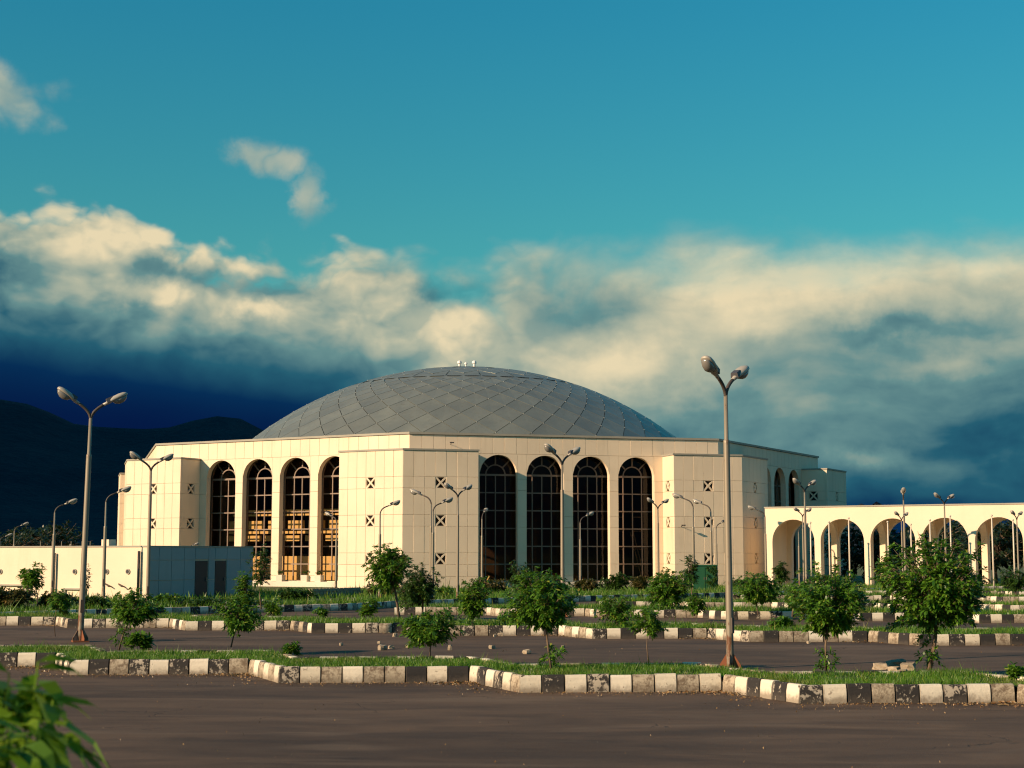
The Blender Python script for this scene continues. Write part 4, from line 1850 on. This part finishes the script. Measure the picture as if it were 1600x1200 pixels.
def build_lamps():
    D = [(127, 1003, 657, 22, 'tall double-headed street lamp on the near left grass island', None, .016),
         (1140, 1046, 623, 52, 'nearest tall double-headed street lamp, before the right end of the hall', None, -.003),
         (231, 958, 738, 24, 'double-headed street lamp before the left tower of the hall', None, 0),
         (879, 965, 729, 40, 'double-headed street lamp before the second dark arched window', None, 0),
         (715, 945, 779, 35, 'double-headed street lamp before the corner tower of the hall', None, 0),
         (1029, 928, 797, 30, 'double-headed street lamp before the lit return of the right tower', None, 0),
         (1260, 931, 771, 35, 'double-headed street lamp with bright heads before the first arcade arch', None, 0),
         (1256, 922, 809, 30, 'small far double-headed street lamp behind the bright-headed one at the first arch', None, 0),
         (1415, 922, 783, 78, 'double-headed street lamp seen edge-on above the third arcade arch', None, 0),
         (1479, 926, 790, 30, 'double-headed street lamp whose heads rise above the fourth arcade arch', None, 0),
         (1411, 924, 815, 40, 'small far double-headed street lamp before the third arcade arch', None, 0),
         (1592, 926, 814, 45, 'small double-headed street lamp at the right edge before the fifth arch', None, 0)]
    for px, by, ty, yaw, lab, Y, ln in D:
        lamp('D', px, by, ty, R(yaw), lab, Y, ln)
    S = [(82, 940, 795, 20, 'single-headed street lamp before the left end of the service block wall'),
         (162, 942, 778, 15, 'single-headed street lamp standing before the far left tower'),
         (593, 936, 797, 18, 'single-headed street lamp before the bright left half of the corner tower'),
         (676, 938, 793, 25, 'single-headed street lamp of the close pair on the corner tower, head to the right'),
         (673, 934, 781, 165, 'single-headed street lamp of the close pair on the corner tower, head to the left'),
         (753, 921, 806, 75, 'single-headed street lamp before the first dark arched window'),
         (907, 926, 812, 35, 'single-headed street lamp before the third dark arched window'),
         (1084, 925, 786, 165, 'single-headed street lamp left of the vents on the right tower, head to the left'),
         (1112, 924, 794, 150, 'single-headed street lamp right of the vents on the right tower'),
         (1120, 925, 822, 30, 'short single-headed street lamp beside the green cabinet'),
         (1197, 918, 803, 178, 'single-headed street lamp at the left end of the arcade, head to the left'),
         (1249, 921, 828, 35, 'short single-headed street lamp before the middle of the first arch'),
         (20, 918, 826, 25, 'small far street lamp above the left end of the service block roof'),
         (274, 912, 822, 190, 'small far street lamp before the bright wall above the service block'),
         (525, 924, 812, 140, 'thin street lamp before the fourth tall lit window'),
         (292, 930, 856, 15, 'pale street lamp head just above the shaded side of the service block'),
         (-2, 921, 842, 20, 'small street lamp cut by the left edge of the picture')]
    for px, by, ty, yaw, lab in S:
        lamp('S', px, by, ty, R(yaw), lab)


build_lamps()

# ------------------------------------------------------------------ trees and shrubs
class LeafCloud:
    def __init__(self):
        self.v = []
        self.f = []

    def leaf(self, p, d, length, width, droop, rr):
        """lance-shaped leaf from p along d, bending down"""
        side = d.cross(Vector((0, 0, 1)))
        if side.length < .05:
            side = Vector((1, 0, 0))
        side.normalize()
        side = (side + d.cross(side) * rr.uniform(-.6, .6)).normalized() * width
        down = Vector((0, 0, -1))
        a = p + d * (length * .35) + down * (droop * length * .10)
        b = p + d * (length * .72) + down * (droop * length * .42)
        t = p + d * length * .95 + down * (droop * length * .85)
        o = len(self.v)
        self.v += [tuple(p), tuple(a - side), tuple(a + side), tuple(b - side * .75), tuple(b + side * .75), tuple(t)]
        self.f += [(o, o + 1, o + 2), (o + 1, o + 3, o + 4, o + 2), (o + 3, o + 5, o + 4)]

    def whorl(self, c, axis, n, length, width, rr, droop=.6, open_=1.15):
        axis = axis.normalized()
        a = axis.cross(Vector((.3, .2, 1)))
        a.normalize()
        b = axis.cross(a)
        ph = rr.uniform(0, 6.28)
        for k in range(n):
            t = ph + 2 * math.pi * k / n + rr.uniform(-.25, .25)
            o = open_ * rr.uniform(.6, 1.15)
            d = (axis * math.cos(o) + (a * math.cos(t) + b * math.sin(t)) * math.sin(o)).normalized()
            self.leaf(c + axis * rr.uniform(-.03, .03), d, length * rr.uniform(.7, 1.2), width * rr.uniform(.8, 1.2), droop * rr.uniform(.5, 1.5), rr)

    def mesh(self, name, mat):
        me = bpy.data.meshes.new(name)
        me.from_pydata(self.v, [], self.f)
        me.materials.append(mat)
        me.update()
        return me


def plant(name, label, base, crown_c, crown_r, nwh, leaf, seed, mat=M_LEAF, nleaf=9, trunk_r=.035, skirt=0, skirt_h=.5, skirt_w=.25, group=None, cat='tree',
          bare=False, lobes=5, droop=.42, stems=1):
    """base: foot; crown_c / crown_r: centre and half-axes of the crown (world units)"""
    rr = random.Random(seed)
    base = Vector(base)
    cc = Vector(crown_c)
    root = thing(name, label, cat, base, group)
    lc = LeafCloud()
    tr = MB()
    # lobes give the crown its uneven outline
    nwh = int(nwh * 3.1)
    leaf = leaf * .84
    lob = []
    for k in range(lobes):
        d = Vector((rr.gauss(0, 1), rr.gauss(0, 1), rr.gauss(0, .8) + .15)).normalized()
        lob.append((d, rr.uniform(.9, 1.2), rr.uniform(.35, .6)))
    for s_ in range(stems):
        b0 = base + Vector((rr.uniform(-.05, .05), rr.uniform(-.05, .05), 0)) * (1 if stems > 1 else 0)
        bend = Vector((rr.uniform(-.06, .06), rr.uniform(-.06, .06), 0)) * max(.4, (cc - base).length)
        pts = [b0 + Vector((0, 0, -.05)), b0.lerp(cc, .35) + bend, b0.lerp(cc, .7) + bend * .6, cc + Vector((0, 0, crown_r[2] * .35))]
        tr.tube(pts, [trunk_r, trunk_r * .85, trunk_r * .65, trunk_r * .25], 7)
    nsh = max(6, nwh // 5)
    top_k = rr.uniform(.9, 1.1)
    for k in range(nsh):
        d = Vector((rr.gauss(0, 1), rr.gauss(0, 1), rr.gauss(0, 1) + .10)).normalized()
        q = .72
        for (ld, amp, wd) in lob:
            q = max(q, amp * math.exp(-((1 - d.dot(ld)) / wd) ** 2 * 1.2))
        q *= rr.uniform(.80, 1.22)
        tip = cc + Vector((d.x * crown_r[0], d.y * crown_r[1], d.z * crown_r[2])) * q
        if tip.z < base.z + .10:
            tip.z = base.z + .10 + rr.random() * .1
        s0 = cc + Vector((rr.uniform(-.1, .1) * crown_r[0], rr.uniform(-.1, .1) * crown_r[1], crown_r[2] * (-.55 + .75 * max(0, d.z) * rr.random())))
        sag = Vector((0, 0, crown_r[2] * rr.uniform(-.05, .16)))
        mid = s0.lerp(tip, .55) + sag
        tr.tube([s0, mid, tip], [trunk_r * .40, trunk_r * .26, trunk_r * .08], 5, False)
        nw = rr.randint(4, 6)
        for j in range(nw):
            f_ = .38 + .62 * (j + rr.random() * .6) / nw
            f_ = min(1.0, f_)
            p = s0 * (1 - f_) ** 2 + mid * (2 * f_ * (1 - f_)) + tip * f_ ** 2
            p = p + Vector((rr.gauss(0, 1), rr.gauss(0, 1), rr.gauss(0, 1))) * leaf * .28
            ax = (tip - mid).normalized() * .8 + Vector((0, 0, .55 if j < nw - 1 else .8))
            lc.whorl(p, ax, nleaf, leaf * (.95 - .2 * (j / nw)), leaf * .14, rr, droop)
    for k in range(skirt):
        a = rr.uniform(0, 6.28)
        z = (rr.random() ** 1.2) * skirt_h
        w = skirt_w * rr.random() ** .5
        p = base + Vector((math.cos(a) * w, math.sin(a) * w, z + .04))
        lc.whorl(p, Vector((math.cos(a), math.sin(a), .8)), nleaf - 2, leaf * .9, leaf * .12, rr, droop)
    if lc.v:
        c_ = put('crown', lc.mesh('crown', mat), root)
    tr.build('trunk', M_BARK, root, True)
    return root


def px_plant(name, label, px, base_py, cx0, cx1, cy0, cy1, nwh, leaf, seed, depth_k=.9, z0=KH - .06, Y=None, **kw):
    """places a plant from its outline in the photograph"""
    if Y is None:
        b = ground_at(px, base_py, z0)
    else:
        b = Vector((x_at(px, Y, 0), Y, z0))
    Y = b.y
    sc = Y * math.cos(PITCH) / FPX
    zt, zb = z_at(cy0, Y), z_at(cy1, Y)
    xc = x_at((cx0 + cx1) / 2, Y, (zt + zb) / 2)
    rx = (cx1 - cx0) / 2 * sc
    rz = (zt - zb) / 2
    k = leaf * .20
    return plant(name, label, b, (xc, Y, (zt + zb) / 2), (max(.1, rx - k), max(.1, (rx - k) * depth_k), max(.1, rz - k * .5)), nwh, leaf, seed, **kw)


def build_plants():
    g1 = 'young trees on the kerbed islands'
    # nearest island
    px_plant('young_tree', 'largest bushy young tree with leafy trunk, at the right of the near island', 1452, 1044, 1364, 1568, 842, 992, 330, .20, 11, group=g1, nleaf=10, trunk_r=.045, skirt=34, skirt_h=.95, skirt_w=.20, lobes=7)
    px_plant('young_tree', 'round leafy tree with bare stem and foot tuft, left of the largest one', 1291, 1046, 1222, 1376, 880, 1000, 230, .18, 12, group=g1, nleaf=10, trunk_r=.024, skirt=20, skirt_h=.42, skirt_w=.22, lobes=6)
    px_plant('young_tree', 'leafy young tree on a thin curved stem in the middle of the near island', 862, 1047, 788, 912, 890, 992, 200, .17, 13, group=g1, nleaf=10, trunk_r=.024, skirt=26, skirt_h=.38, skirt_w=.30, lobes=6)
    px_plant('sapling', 'small sapling with a little round crown between the middle tree and the lamp', 1013, 1030, 984, 1042, 944, 998, 60, .14, 14, group=g1, nleaf=9, trunk_r=.014, lobes=4)
    px_plant('young_tree', 'low wide umbrella-shaped young tree left of centre on the near island', 672, 1026, 610, 722, 950, 1012, 130, .17, 15, group=g1, nleaf=10, trunk_r=.018, lobes=6)
    px_plant('young_tree', 'one-sided bushy young tree on the near island right of the left lamp', 186, 1012, 168, 256, 922, 978, 115, .17, 16, group=g1, nleaf=9, trunk_r=.022, skirt=42, skirt_h=.95, skirt_w=.20, lobes=6)
    px_plant('young_tree', 'dark young tree leaning right below the shaded service block', 361, 1008, 336, 412, 920, 992, 130, .17, 17, group=g1, nleaf=9, trunk_r=.02, lobes=6)
    # second island
    px_plant('young_tree', 'tall dark two-lobed tree before the foot of the corner tower', 624, 972, 570, 650, 842, 925, 190, .24, 18, group=g1, nleaf=9, trunk_r=.05, lobes=6, Y=54.0)
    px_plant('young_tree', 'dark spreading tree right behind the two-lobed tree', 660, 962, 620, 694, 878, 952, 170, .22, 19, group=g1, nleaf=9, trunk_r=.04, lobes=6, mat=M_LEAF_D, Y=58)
    px_plant('young_tree', 'slim green bush between the corner tower lamp and the middle tree', 738, 976, 712, 768, 898, 972, 110, .20, 20, group=g1, nleaf=8, trunk_r=.025, skirt=12, Y=47.0)
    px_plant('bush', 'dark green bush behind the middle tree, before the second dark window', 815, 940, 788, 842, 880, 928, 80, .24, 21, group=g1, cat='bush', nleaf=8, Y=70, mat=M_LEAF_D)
    px_plant('bush', 'low round bush on the second island right of the middle tree', 962, 978, 933, 998, 930, 974, 120, .17, 22, group=g1, cat='bush', nleaf=8, Y=46.2)
    px_plant('young_tree', 'round green tree before the foot of the right tower', 1042, 960, 1003, 1082, 882, 954, 190, .24, 23, group=g1, nleaf=9, trunk_r=.04, Y=61.5, lobes=6)
    px_plant('young_tree', 'thin dark upright tree beside the green cabinet', 1081, 940, 1064, 1094, 862, 920, 60, .26, 24, group=g1, nleaf=6, trunk_r=.03, Y=73, mat=M_LEAF_D)
    px_plant('bush', 'loose small bush right below the green cabinet', 1085, 966, 1070, 1106, 926, 962, 60, .2, 25, group=g1, cat='bush', nleaf=8, Y=57)
    px_plant('bush', 'broad dark bush left of the first arcade arch', 1184, 962, 1146, 1226, 892, 950, 190, .22, 26, group=g1, cat='bush', nleaf=9, Y=58, lobes=6)
    px_plant('bush', 'small far bush standing inside the first arcade arch', 1221, 914, 1203, 1238, 878, 912, 60, .35, 27, cat='bush', group=g1, nleaf=8, Y=113, z0=0, mat=M_LEAF_D)
    px_plant('bush', 'green bush between the two large trees on the right', 1395, 950, 1366, 1412, 862, 930, 120, .25, 28, cat='bush', group=g1, nleaf=9, Y=64)
    px_plant('bush', 'dark bush at the right edge before the fifth arcade arch', 1588, 938, 1562, 1612, 886, 922, 90, .26, 29, cat='bush', group=g1, nleaf=9, Y=83, mat=M_LEAF_D)
    px_plant('bush', 'small green bush low behind the left of the second-largest tree', 1238, 968, 1220, 1260, 915, 950, 60, .2, 30, cat='bush', group=g1, nleaf=8, Y=56)
    # left side
    px_plant('young_tree', 'small sunlit tree before the left end of the service block wall', 58, 950, 28, 74, 880, 925, 60, .30, 31, group=g1, nleaf=8, trunk_r=.03, Y=66)
    px_plant('sapling', 'slender sapling on the near island left of the left lamp', 86, 1001, 72, 110, 916, 964, 46, .17, 32, group=g1, nleaf=8, trunk_r=.012, Y=42.5, droop=.8)
    px_plant('young_tree', 'tall thin dark tree before the right end of the service block', 408, 962, 388, 430, 845, 935, 55, .24, 33, group=g1, nleaf=6, trunk_r=.03, Y=64, mat=M_LEAF_D)
    px_plant('bush', 'bright bush with pale leaves below the tall thin dark tree', 384, 958, 366, 402, 890, 950, 70, .22, 34, group=g1, cat='bush', nleaf=8, Y=58)
    px_plant('climber', 'thin dark climbing plant hanging on the service block wall', 137, 938, 129, 146, 872, 934, 26, .24, 35, cat='plant', nleaf=4, Y=80.0, z0=0, mat=M_LEAF_B, trunk_r=.012)
    # weeds
    for k, (px, py, w, h, lab) in enumerate([(575, 968, 34, 34, 'clump of weeds on the second island before the stone wall'),
                                             (500, 966, 22, 18, 'small clump of weeds on the second island at its left step'),
                                             (1588, 1062, 26, 22, 'grassy clump at the right edge of the near island'),
                                             (455, 1026, 26, 18, 'low weeds on the near island below the stone wall'),
                                             (215, 1014, 40, 22, 'tall grass tuft beside the one-sided tree'),
                                             (1222, 984, 40, 18, 'green tuft on the second island before the broad dark bush'),
                                             (805, 976, 60, 16, 'long grass on the second island left of the middle tree'),
                                             (425, 962, 34, 30, 'weeds below the foot of the tall lit windows'),
                                             (690, 940, 60, 26, 'overgrown weeds at the foot of the corner tower'),
                                             (265, 944, 70, 16, 'weeds along the foot of the shaded service block')]):
        Y = y_of_base(py)
        b = ground_at(px, py, KH - .06 if Y < 75 else .1)
        sc = b.y / FPX
        plant('weed_clump', lab, b, b + Vector((0, 0, h * sc * .45)), (w * sc * .5, w * sc * .35, h * sc * .5), max(14, int(w * .9)), .17 if Y < 40 else .24, 60 + k,
              mat=M_GRASS if k % 2 else M_LEAF_Y, nleaf=7, trunk_r=.006, group='weeds and grass clumps', cat='weeds', droop=.3)
    # hedges and dry shrubs along the hall
    hed = [(18, 952, -30, 60, 922, 948, 150, 'clipped brown-green hedge before the service block, cut by the left edge', M_LEAF_B, 62),
           (86, 950, 56, 116, 928, 948, 110, 'right end of the brown-green hedge before the service block', M_LEAF_B, 62.5),
           (150, 948, 118, 180, 934, 950, 90, 'low dark hedge behind the one-sided tree', M_LEAF_D, 63),
           (330, 946, 240, 420, 938, 950, 150, 'low dark plants along the diagonal kerb below the service block', M_LEAF_D, 66),
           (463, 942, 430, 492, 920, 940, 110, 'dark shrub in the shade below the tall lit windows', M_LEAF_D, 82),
           (600, 930, 560, 650, 912, 930, 110, 'yellow-green shrub at the foot of the bright tower wall', M_LEAF_B, 92),
           (770, 925, 722, 800, 905, 925, 110, 'dry shrub under the first dark window', M_LEAF_B, 98),
           (850, 924, 806, 884, 898, 924, 110, 'dark shrub under the second dark window', M_LEAF_D, 99),
           (925, 922, 890, 948, 905, 922, 110, 'dry brown shrub under the third dark window', M_LEAF_B, 100),
           (965, 922, 944, 986, 896, 922, 90, 'leafy dark shrub at the pier before the fourth dark window', M_LEAF_D, 99),
           (1000, 922, 984, 1020, 900, 922, 80, 'dry brown shrub under the fourth dark window', M_LEAF_B, 101),
           (1170, 918, 1130, 1200, 904, 918, 90, 'low shrubs at the foot of the shaded right side', M_LEAF_D, 112),
           (1290, 915, 1262, 1330, 898, 915, 80, 'low shrubs at the foot of the arcade between first and second arch', M_LEAF_D, 110),
           (1500, 915, 1440, 1560, 900, 916, 110, 'low shrubs at the foot of the arcade at the fifth pier', M_LEAF_D, 103)]
    for k, (px, py, x0, x1, y0, y1, n, lab, mt, Y) in enumerate(hed):
        px_plant('shrub', lab, px, py, x0, x1, y0, y1, n, .30, 90 + k, Y=Y, z0=.05, mat=mt, nleaf=8, trunk_r=.02, group='shrubs along the buildings', cat='shrub', depth_k=.5, lobes=8, droop=.3, stems=3)


build_plants()

# ------------------------------------------------------------------ trees far behind
def far_tree(label, x, Y, h, w, seed, mat=M_WOOD, n=150):
    plant('background_tree', label, (x, Y, 0), (x, Y, h * .6), (w / 2, w / 2, h * .42), n, h * .14, seed, mat=mat, nleaf=8, trunk_r=h * .022, group='trees behind the buildings', lobes=7, droop=.3)


for k, (px, py, Y, w, lab) in enumerate([(52, 826, 165, 9, 'dark tree behind the service block at the far left'),
                                         (78, 824, 170, 8, 'second dark tree behind the service block, right of the first'),
                                         (8, 838, 160, 8, 'low dark tree behind the service block at the left edge')]):
    far_tree(lab, x_at(px, Y, 4), Y, z_at(py, Y) + .5, w, 200 + k)
for k in range(13):
    t = 3 + k * 3.6
    p = apt(t, -16 - (k % 3) * 5, 0)
    nm = ['first', 'second', 'third', 'fourth', 'fifth', 'sixth', 'seventh', 'eighth', 'ninth', 'tenth', 'eleventh', 'twelfth', 'thirteenth'][k]
    far_tree('dark tree seen through the arcade, %s from the hall' % nm, p.x, p.y, 5.0 + (k * 7 % 5) * .3, 8.5, 230 + k, n=170)

# ------------------------------------------------------------------ stones, rubble, litter
def stone(label, px, py, wpx, hpx, seed, name='stone', group='loose stones on the asphalt', cat='stone', z0=0.0, mat=M_ROCK):
    p = ground_at(px, py, z0)
    sc = p.y / FPX
    rr = random.Random(seed)
    bm = bmesh.new()
    bmesh.ops.create_cube(bm, size=1.0)
    bmesh.ops.subdivide_edges(bm, edges=bm.edges[:], cuts=1, use_grid_fill=True)
    for v_ in bm.verts:
        l = v_.co.length
        v_.co = v_.co * (.82 if l > .8 else 1.0) + Vector((rr.uniform(-.09, .09), rr.uniform(-.09, .09), rr.uniform(-.09, .09)))
    me = bpy.data.meshes.new(name)
    bm.to_mesh(me)
    bm.free()
    me.materials.append(mat)
    o = bpy.data.objects.new(name, me)
    C.objects.link(o)
    w, h = wpx * sc, hpx * sc
    o.location = (p.x, p.y + w * .3, z0 + h * .40)
    o.scale = (w, w * .8, h)
    o.rotation_euler = (rr.uniform(-.15, .15), rr.uniform(-.15, .15), rr.uniform(0, 3))
    tag(o, label, cat, group)
    return o


for k, (px, py, w, h, lab) in enumerate([(597, 1016, 12, 9, 'largest of the pale stones on the asphalt left of the umbrella tree'),
                                         (611, 1014, 9, 6, 'flat pale stone right next to the largest one'),
                                         (639, 1012, 10, 6, 'squarish stone between the pale pair and the umbrella tree'),
                                         (703, 1016, 6, 9, 'upright stone just right of the umbrella tree stem'),
                                         (617, 995, 7, 6, 'small stone farther back above the pale pair'),
                                         (592, 1006, 6, 4, 'dark small stone just behind the largest pale stone'),
                                         (769, 1014, 9, 6, 'pale stone right of the umbrella tree'),
                                         (823, 1022, 11, 7, 'brownish stone left of the middle tree foot'),
                                         (783, 994, 8, 6, 'pale stone by the second kerb right of the umbrella tree'),
                                         (773, 995, 4, 4, 'tiny stone left of the one by the second kerb'),
                                         (533, 1009, 5, 5, 'lone small stone on the asphalt left of the pale pair'),
                                         (880, 1012, 5, 4, 'tiny stone right of the middle tree stem'),
                                         (902, 996, 6, 5, 'small stone at the second kerb behind the middle tree'),
                                         (1042, 993, 6, 5, 'pale pebble at the second kerb right of the sapling'),
                                         (1264, 1006, 6, 5, 'small stone behind the second-largest tree'),
                                         (46, 1039, 9, 7, 'broken pink brick end below the left kerb'),
                                         (1332, 1096, 14, 8, 'brownish lump of rubble at the foot of the right front kerb')]):
    stone(lab, px, py, w, h, 300 + k)
for k, (px, py, w, h, lab) in enumerate([(1377, 1046, 22, 10, 'leftmost block of the rubble pile by the largest tree'),
                                         (1398, 1050, 17, 8, 'front middle block of the rubble pile by the largest tree'),
                                         (1421, 1047, 26, 11, 'big pale slab at the right of the rubble pile by the largest tree'),
                                         (1411, 1052, 16, 6, 'low front slab of the rubble pile by the largest tree'),
                                         (1402, 1040, 30, 8, 'long rear stone of the rubble pile by the largest tree')]):
    stone(lab, px, py, w, h, 340 + k, 'rubble_block', 'rubble pile by the largest tree', 'rubble', KH - .06)

# litter of dry leaves and grit in the kerb corners
rr = random.Random(9)
lit = MB()


def scatter(cx, cy, sx_, sy_, n, size):
    for _ in range(n):
        x, y = cx + rr.gauss(0, sx_), cy + rr.gauss(0, sy_)
        a = rr.uniform(0, 6.28)
        s_ = size * rr.uniform(.4, 1.3)
        dx, dy = math.cos(a) * s_, math.sin(a) * s_
        z = .006 + rr.random() * .02
        lit.add([(x - dx, y - dy, z), (x + dy * .4, y - dx * .4, z + rr.uniform(0, .03)), (x + dx, y + dy, z + rr.uniform(0, .02)), (x - dy * .4, y + dx * .4, z)], [(0, 1, 2, 3)])


for k in range(-3, 4):
    q = Vector((-4.42, 29.5)) + Vector((4.55, -2.03)) * k
    e = q + Vector((3.60, .22))
    scatter(e.x - .15, e.y - .35, .38, .22, 190, .035)
    scatter(q.x + 1.8, q.y - .25, 1.2, .10, 220, .016)
    scatter(q.x + 1.6, q.y - .6, 1.3, .30, 160, .011)
    scatter(e.x + .2, e.y - 1.1, .15, .6, 60, .03)
for k in range(-3, 6):
    q = Vector((-6.25, 48.4)) + Vector((4.29, -1.68)) * k
    e = q + Vector((3.35, .20))
    scatter(e.x - .1, e.y - .35, .5, .25, 90, .04)
scatter(2, 18, 9, 5, 500, .010)
scatter(0, 36, 12, 4, 140, .02)
o = lit.build('leaf_litter', M_LITTER, None)
tag(o, 'dry brown leaves and grit gathered in the kerb corners', 'litter', kind='stuff')

# heap of straw-coloured debris under the first dark window
p = ground_at(768, 921)
root = thing('straw_heap', 'heap of yellow straw and boards under the first dark arched window', 'heap', (p.x, p.y, 0))
lc = LeafCloud()
for _ in range(160):
    a, q = rr.uniform(0, 6.28), rr.random() ** .6
    pos = Vector((p.x + math.cos(a) * q * .95, p.y + math.sin(a) * q * .5, .12 + (1 - q) * .5 * rr.random()))
    lc.leaf(pos, Vector((rr.uniform(-1, 1), rr.uniform(-1, 1), rr.uniform(-.1, .5))).normalized(), .4, .05, .3, rr)
put('straw', lc.mesh('straw', M_STRAW), root)
m = MB()
m.tube([(p.x - .5, p.y, .2), (p.x - .15, p.y - .1, .95)], .05, 6)
m.build('board', M_STRAW, root)
m = MB()
m.tube([(p.x + .7, p.y - .2, .25), (p.x - .3, p.y - .1, .42)], .05, 6)
m.build('board', M_STRAW, root)

# green cabinet with creeper
p = ground_at(1101, 925)
w_, h_ = 1.55, z_at(884, p.y)
cab = thing('utility_cabinet', 'dark green metal cabinet overgrown by creeper at the right tower', 'cabinet', (p.x, p.y, 0))
m = MB()
m.box((p.x, p.y, h_ / 2), (w_, .9, h_))
m.build('body', M_CAB, cab)
m = MB()
m.box((p.x, p.y, h_ + .03), (w_ + .1, 1.0, .07))
m.build('lid', M_CAB, cab)
for s_ in (-1, 1):
    m = MB()
    m.box((p.x + s_ * w_ * .245, p.y - .465, h_ * .5), (w_ * .46, .03, h_ * .88))
    dr = m.build('door', M_CAB, cab)
    m = MB()
    m.box((p.x + s_ * .08, p.y - .495, h_ * .52), (.03, .03, .16))
    m.build('handle', M_FRAME, dr)
lc = LeafCloud()
for _ in range(70):
    pos = Vector((p.x + .05 + rr.random() ** .8 * .72, p.y - .5 - rr.random() * .1, rr.random() * h_ * 1.0))
    lc.whorl(pos, Vector((rr.uniform(-.4, .4), -1, .3)), 6, .17, .03, rr, .5)
cr_ = put('creeper', lc.mesh('creeper', M_LEAF_D), None)
tag(cr_, 'leafy creeper covering the right half of the green cabinet', 'creeper')

# rubble stone wall under the tall lit windows
p0, p1 = Vector((x_at(484, 88), 88.0)), Vector((x_at(560, 92), 92.0))
wl = thing('stone_wall', 'low yellow rubble stone wall under the tall lit windows', 'wall', (p0.x, p0.y, 0))
m = MB()
Lw = (p1 - p0).length
ang = math.atan2((p1 - p0).y, (p1 - p0).x)
for r_ in range(3):
    x = 0
    while x < Lw:
        w = rr.uniform(.22, .42)
        c = p0 + (p1 - p0) * ((x + w / 2) / Lw)
        m.box((c.x, c.y + rr.uniform(-.03, .03), .08 + r_ * .18), (w * .92, .32, .165), ang + rr.uniform(-.06, .06), .9)
        x += w
o = m.build('stone_courses', M_ROCK, wl)
o['kind'] = 'stuff'
m = MB()
c = (p0 + p1) / 2
m.box((c.x, c.y + .06, .26), (Lw, .2, .5), ang)
m.build('mortar_core', M_JOINT, wl)

# pale planter posts before the lit windows and a painted post at the service block
for px, py, top, wd, lab in ((384, 944, 909, .24, 'yellowish painted post below the tall thin dark tree'),):
    Y = 67.0
    x = x_at(px, Y)
    H = z_at(top, Y)
    t = thing('painted_post', lab, 'post', (x, Y, 0))
    m = MB()
    m.tube([(x, Y, 0), (x, Y, H * .95), (x, Y, H)], [.13, .12, .08], 10)
    m.build('shaft', M_WPOLE, t, True)
    m = MB()
    m.tube([(x, Y, H), (x, Y, H + .06)], [.10, .07], 10)
    m.build('cap', M_KERB['worn'], t, True)
for k, (t_, lab) in enumerate(((ARCH_T[2] - 1.2, 'white planter box at the left foot of the third lit window'), (ARCH_T[2] + 1.2, 'white planter box at the right foot of the third lit window'), (ARCH_T[3] - 1.2, 'white planter box at the left foot of the fourth lit window'))):
    p = fp(7, t_, .05, .40)
    t = thing('planter_box', lab, 'planter', p, 'planter boxes below the lit windows')
    m = MB()
    m.box((p.x, p.y, p.z + .25), (.55, .45, .5), ANG[7], 1.08)
    m.build('tub', M_PLINTH, t)
    lc = LeafCloud()
    for _ in range(10):
        lc.whorl(p + Vector((rr.uniform(-.2, .2), rr.uniform(-.2, .2), .55 + rr.random() * .2)), Vector((0, 0, 1)), 6, .25, .04, rr, .4)
    put('leaves', lc.mesh('leaves', M_LEAF_D), t)

# ------------------------------------------------------------------ out-of-focus shrub beside the camera
def near_shrub():
    rr = random.Random(77)
    Y0 = 4.6
    base = Vector((x_at(-40, Y0), Y0, 0))
    root = thing('foreground_shrub', 'blurred bright green shrub close to the camera at the lower left corner', 'shrub', base)
    st = MB()
    lc = LeafCloud()
    for (px, py, dy) in ((20, 1090, 0), (60, 1085, .1), (-30, 1060, .15), (95, 1108, -.1), (30, 1150, -.3), (75, 1140, -.2), (-10, 1130, -.2), (10, 1185, -.35), (50, 1180, -.35), (-40, 1170, 0), (70, 1048, .05), (-60, 1100, .2), (-20, 1210, -.3), (35, 1230, -.3), (0, 1075, .2), (10, 1110, .1), (40, 1110, 0), (25, 1065, .1), (5, 1160, -.1), (55, 1165, -.1), (-15, 1090, 0)):
        Y = Y0 + dy
        tip = Vector((x_at(px - 12, Y, 2.0), Y, z_at(py - 14, Y)))
        b_ = base + Vector((rr.uniform(-.08, .08), rr.uniform(-.08, .08), 0))
        mid = base.lerp(tip, .55) + Vector((rr.uniform(-.1, 0), rr.uniform(-.1, .1), -.05))
        st.tube([b_, mid, tip], [.012, .006, .003], 6)
        n = 8
        for k in range(n):
            a = rr.uniform(0, 6.28)
            d = Vector((math.cos(a) * .8 + .35, math.sin(a) * .7, rr.uniform(-.25, .5))).normalized()
            lc.leaf(tip - Vector((0, 0, .018 * k)), d, rr.uniform(.13, .22), rr.uniform(.019, .032), rr.uniform(.3, 1.1), rr)
    put('leaves', lc.mesh('leaves', M_LEAF_N), root)
    st.build('stems', M_LEAF_N, root, True)


near_shrub()
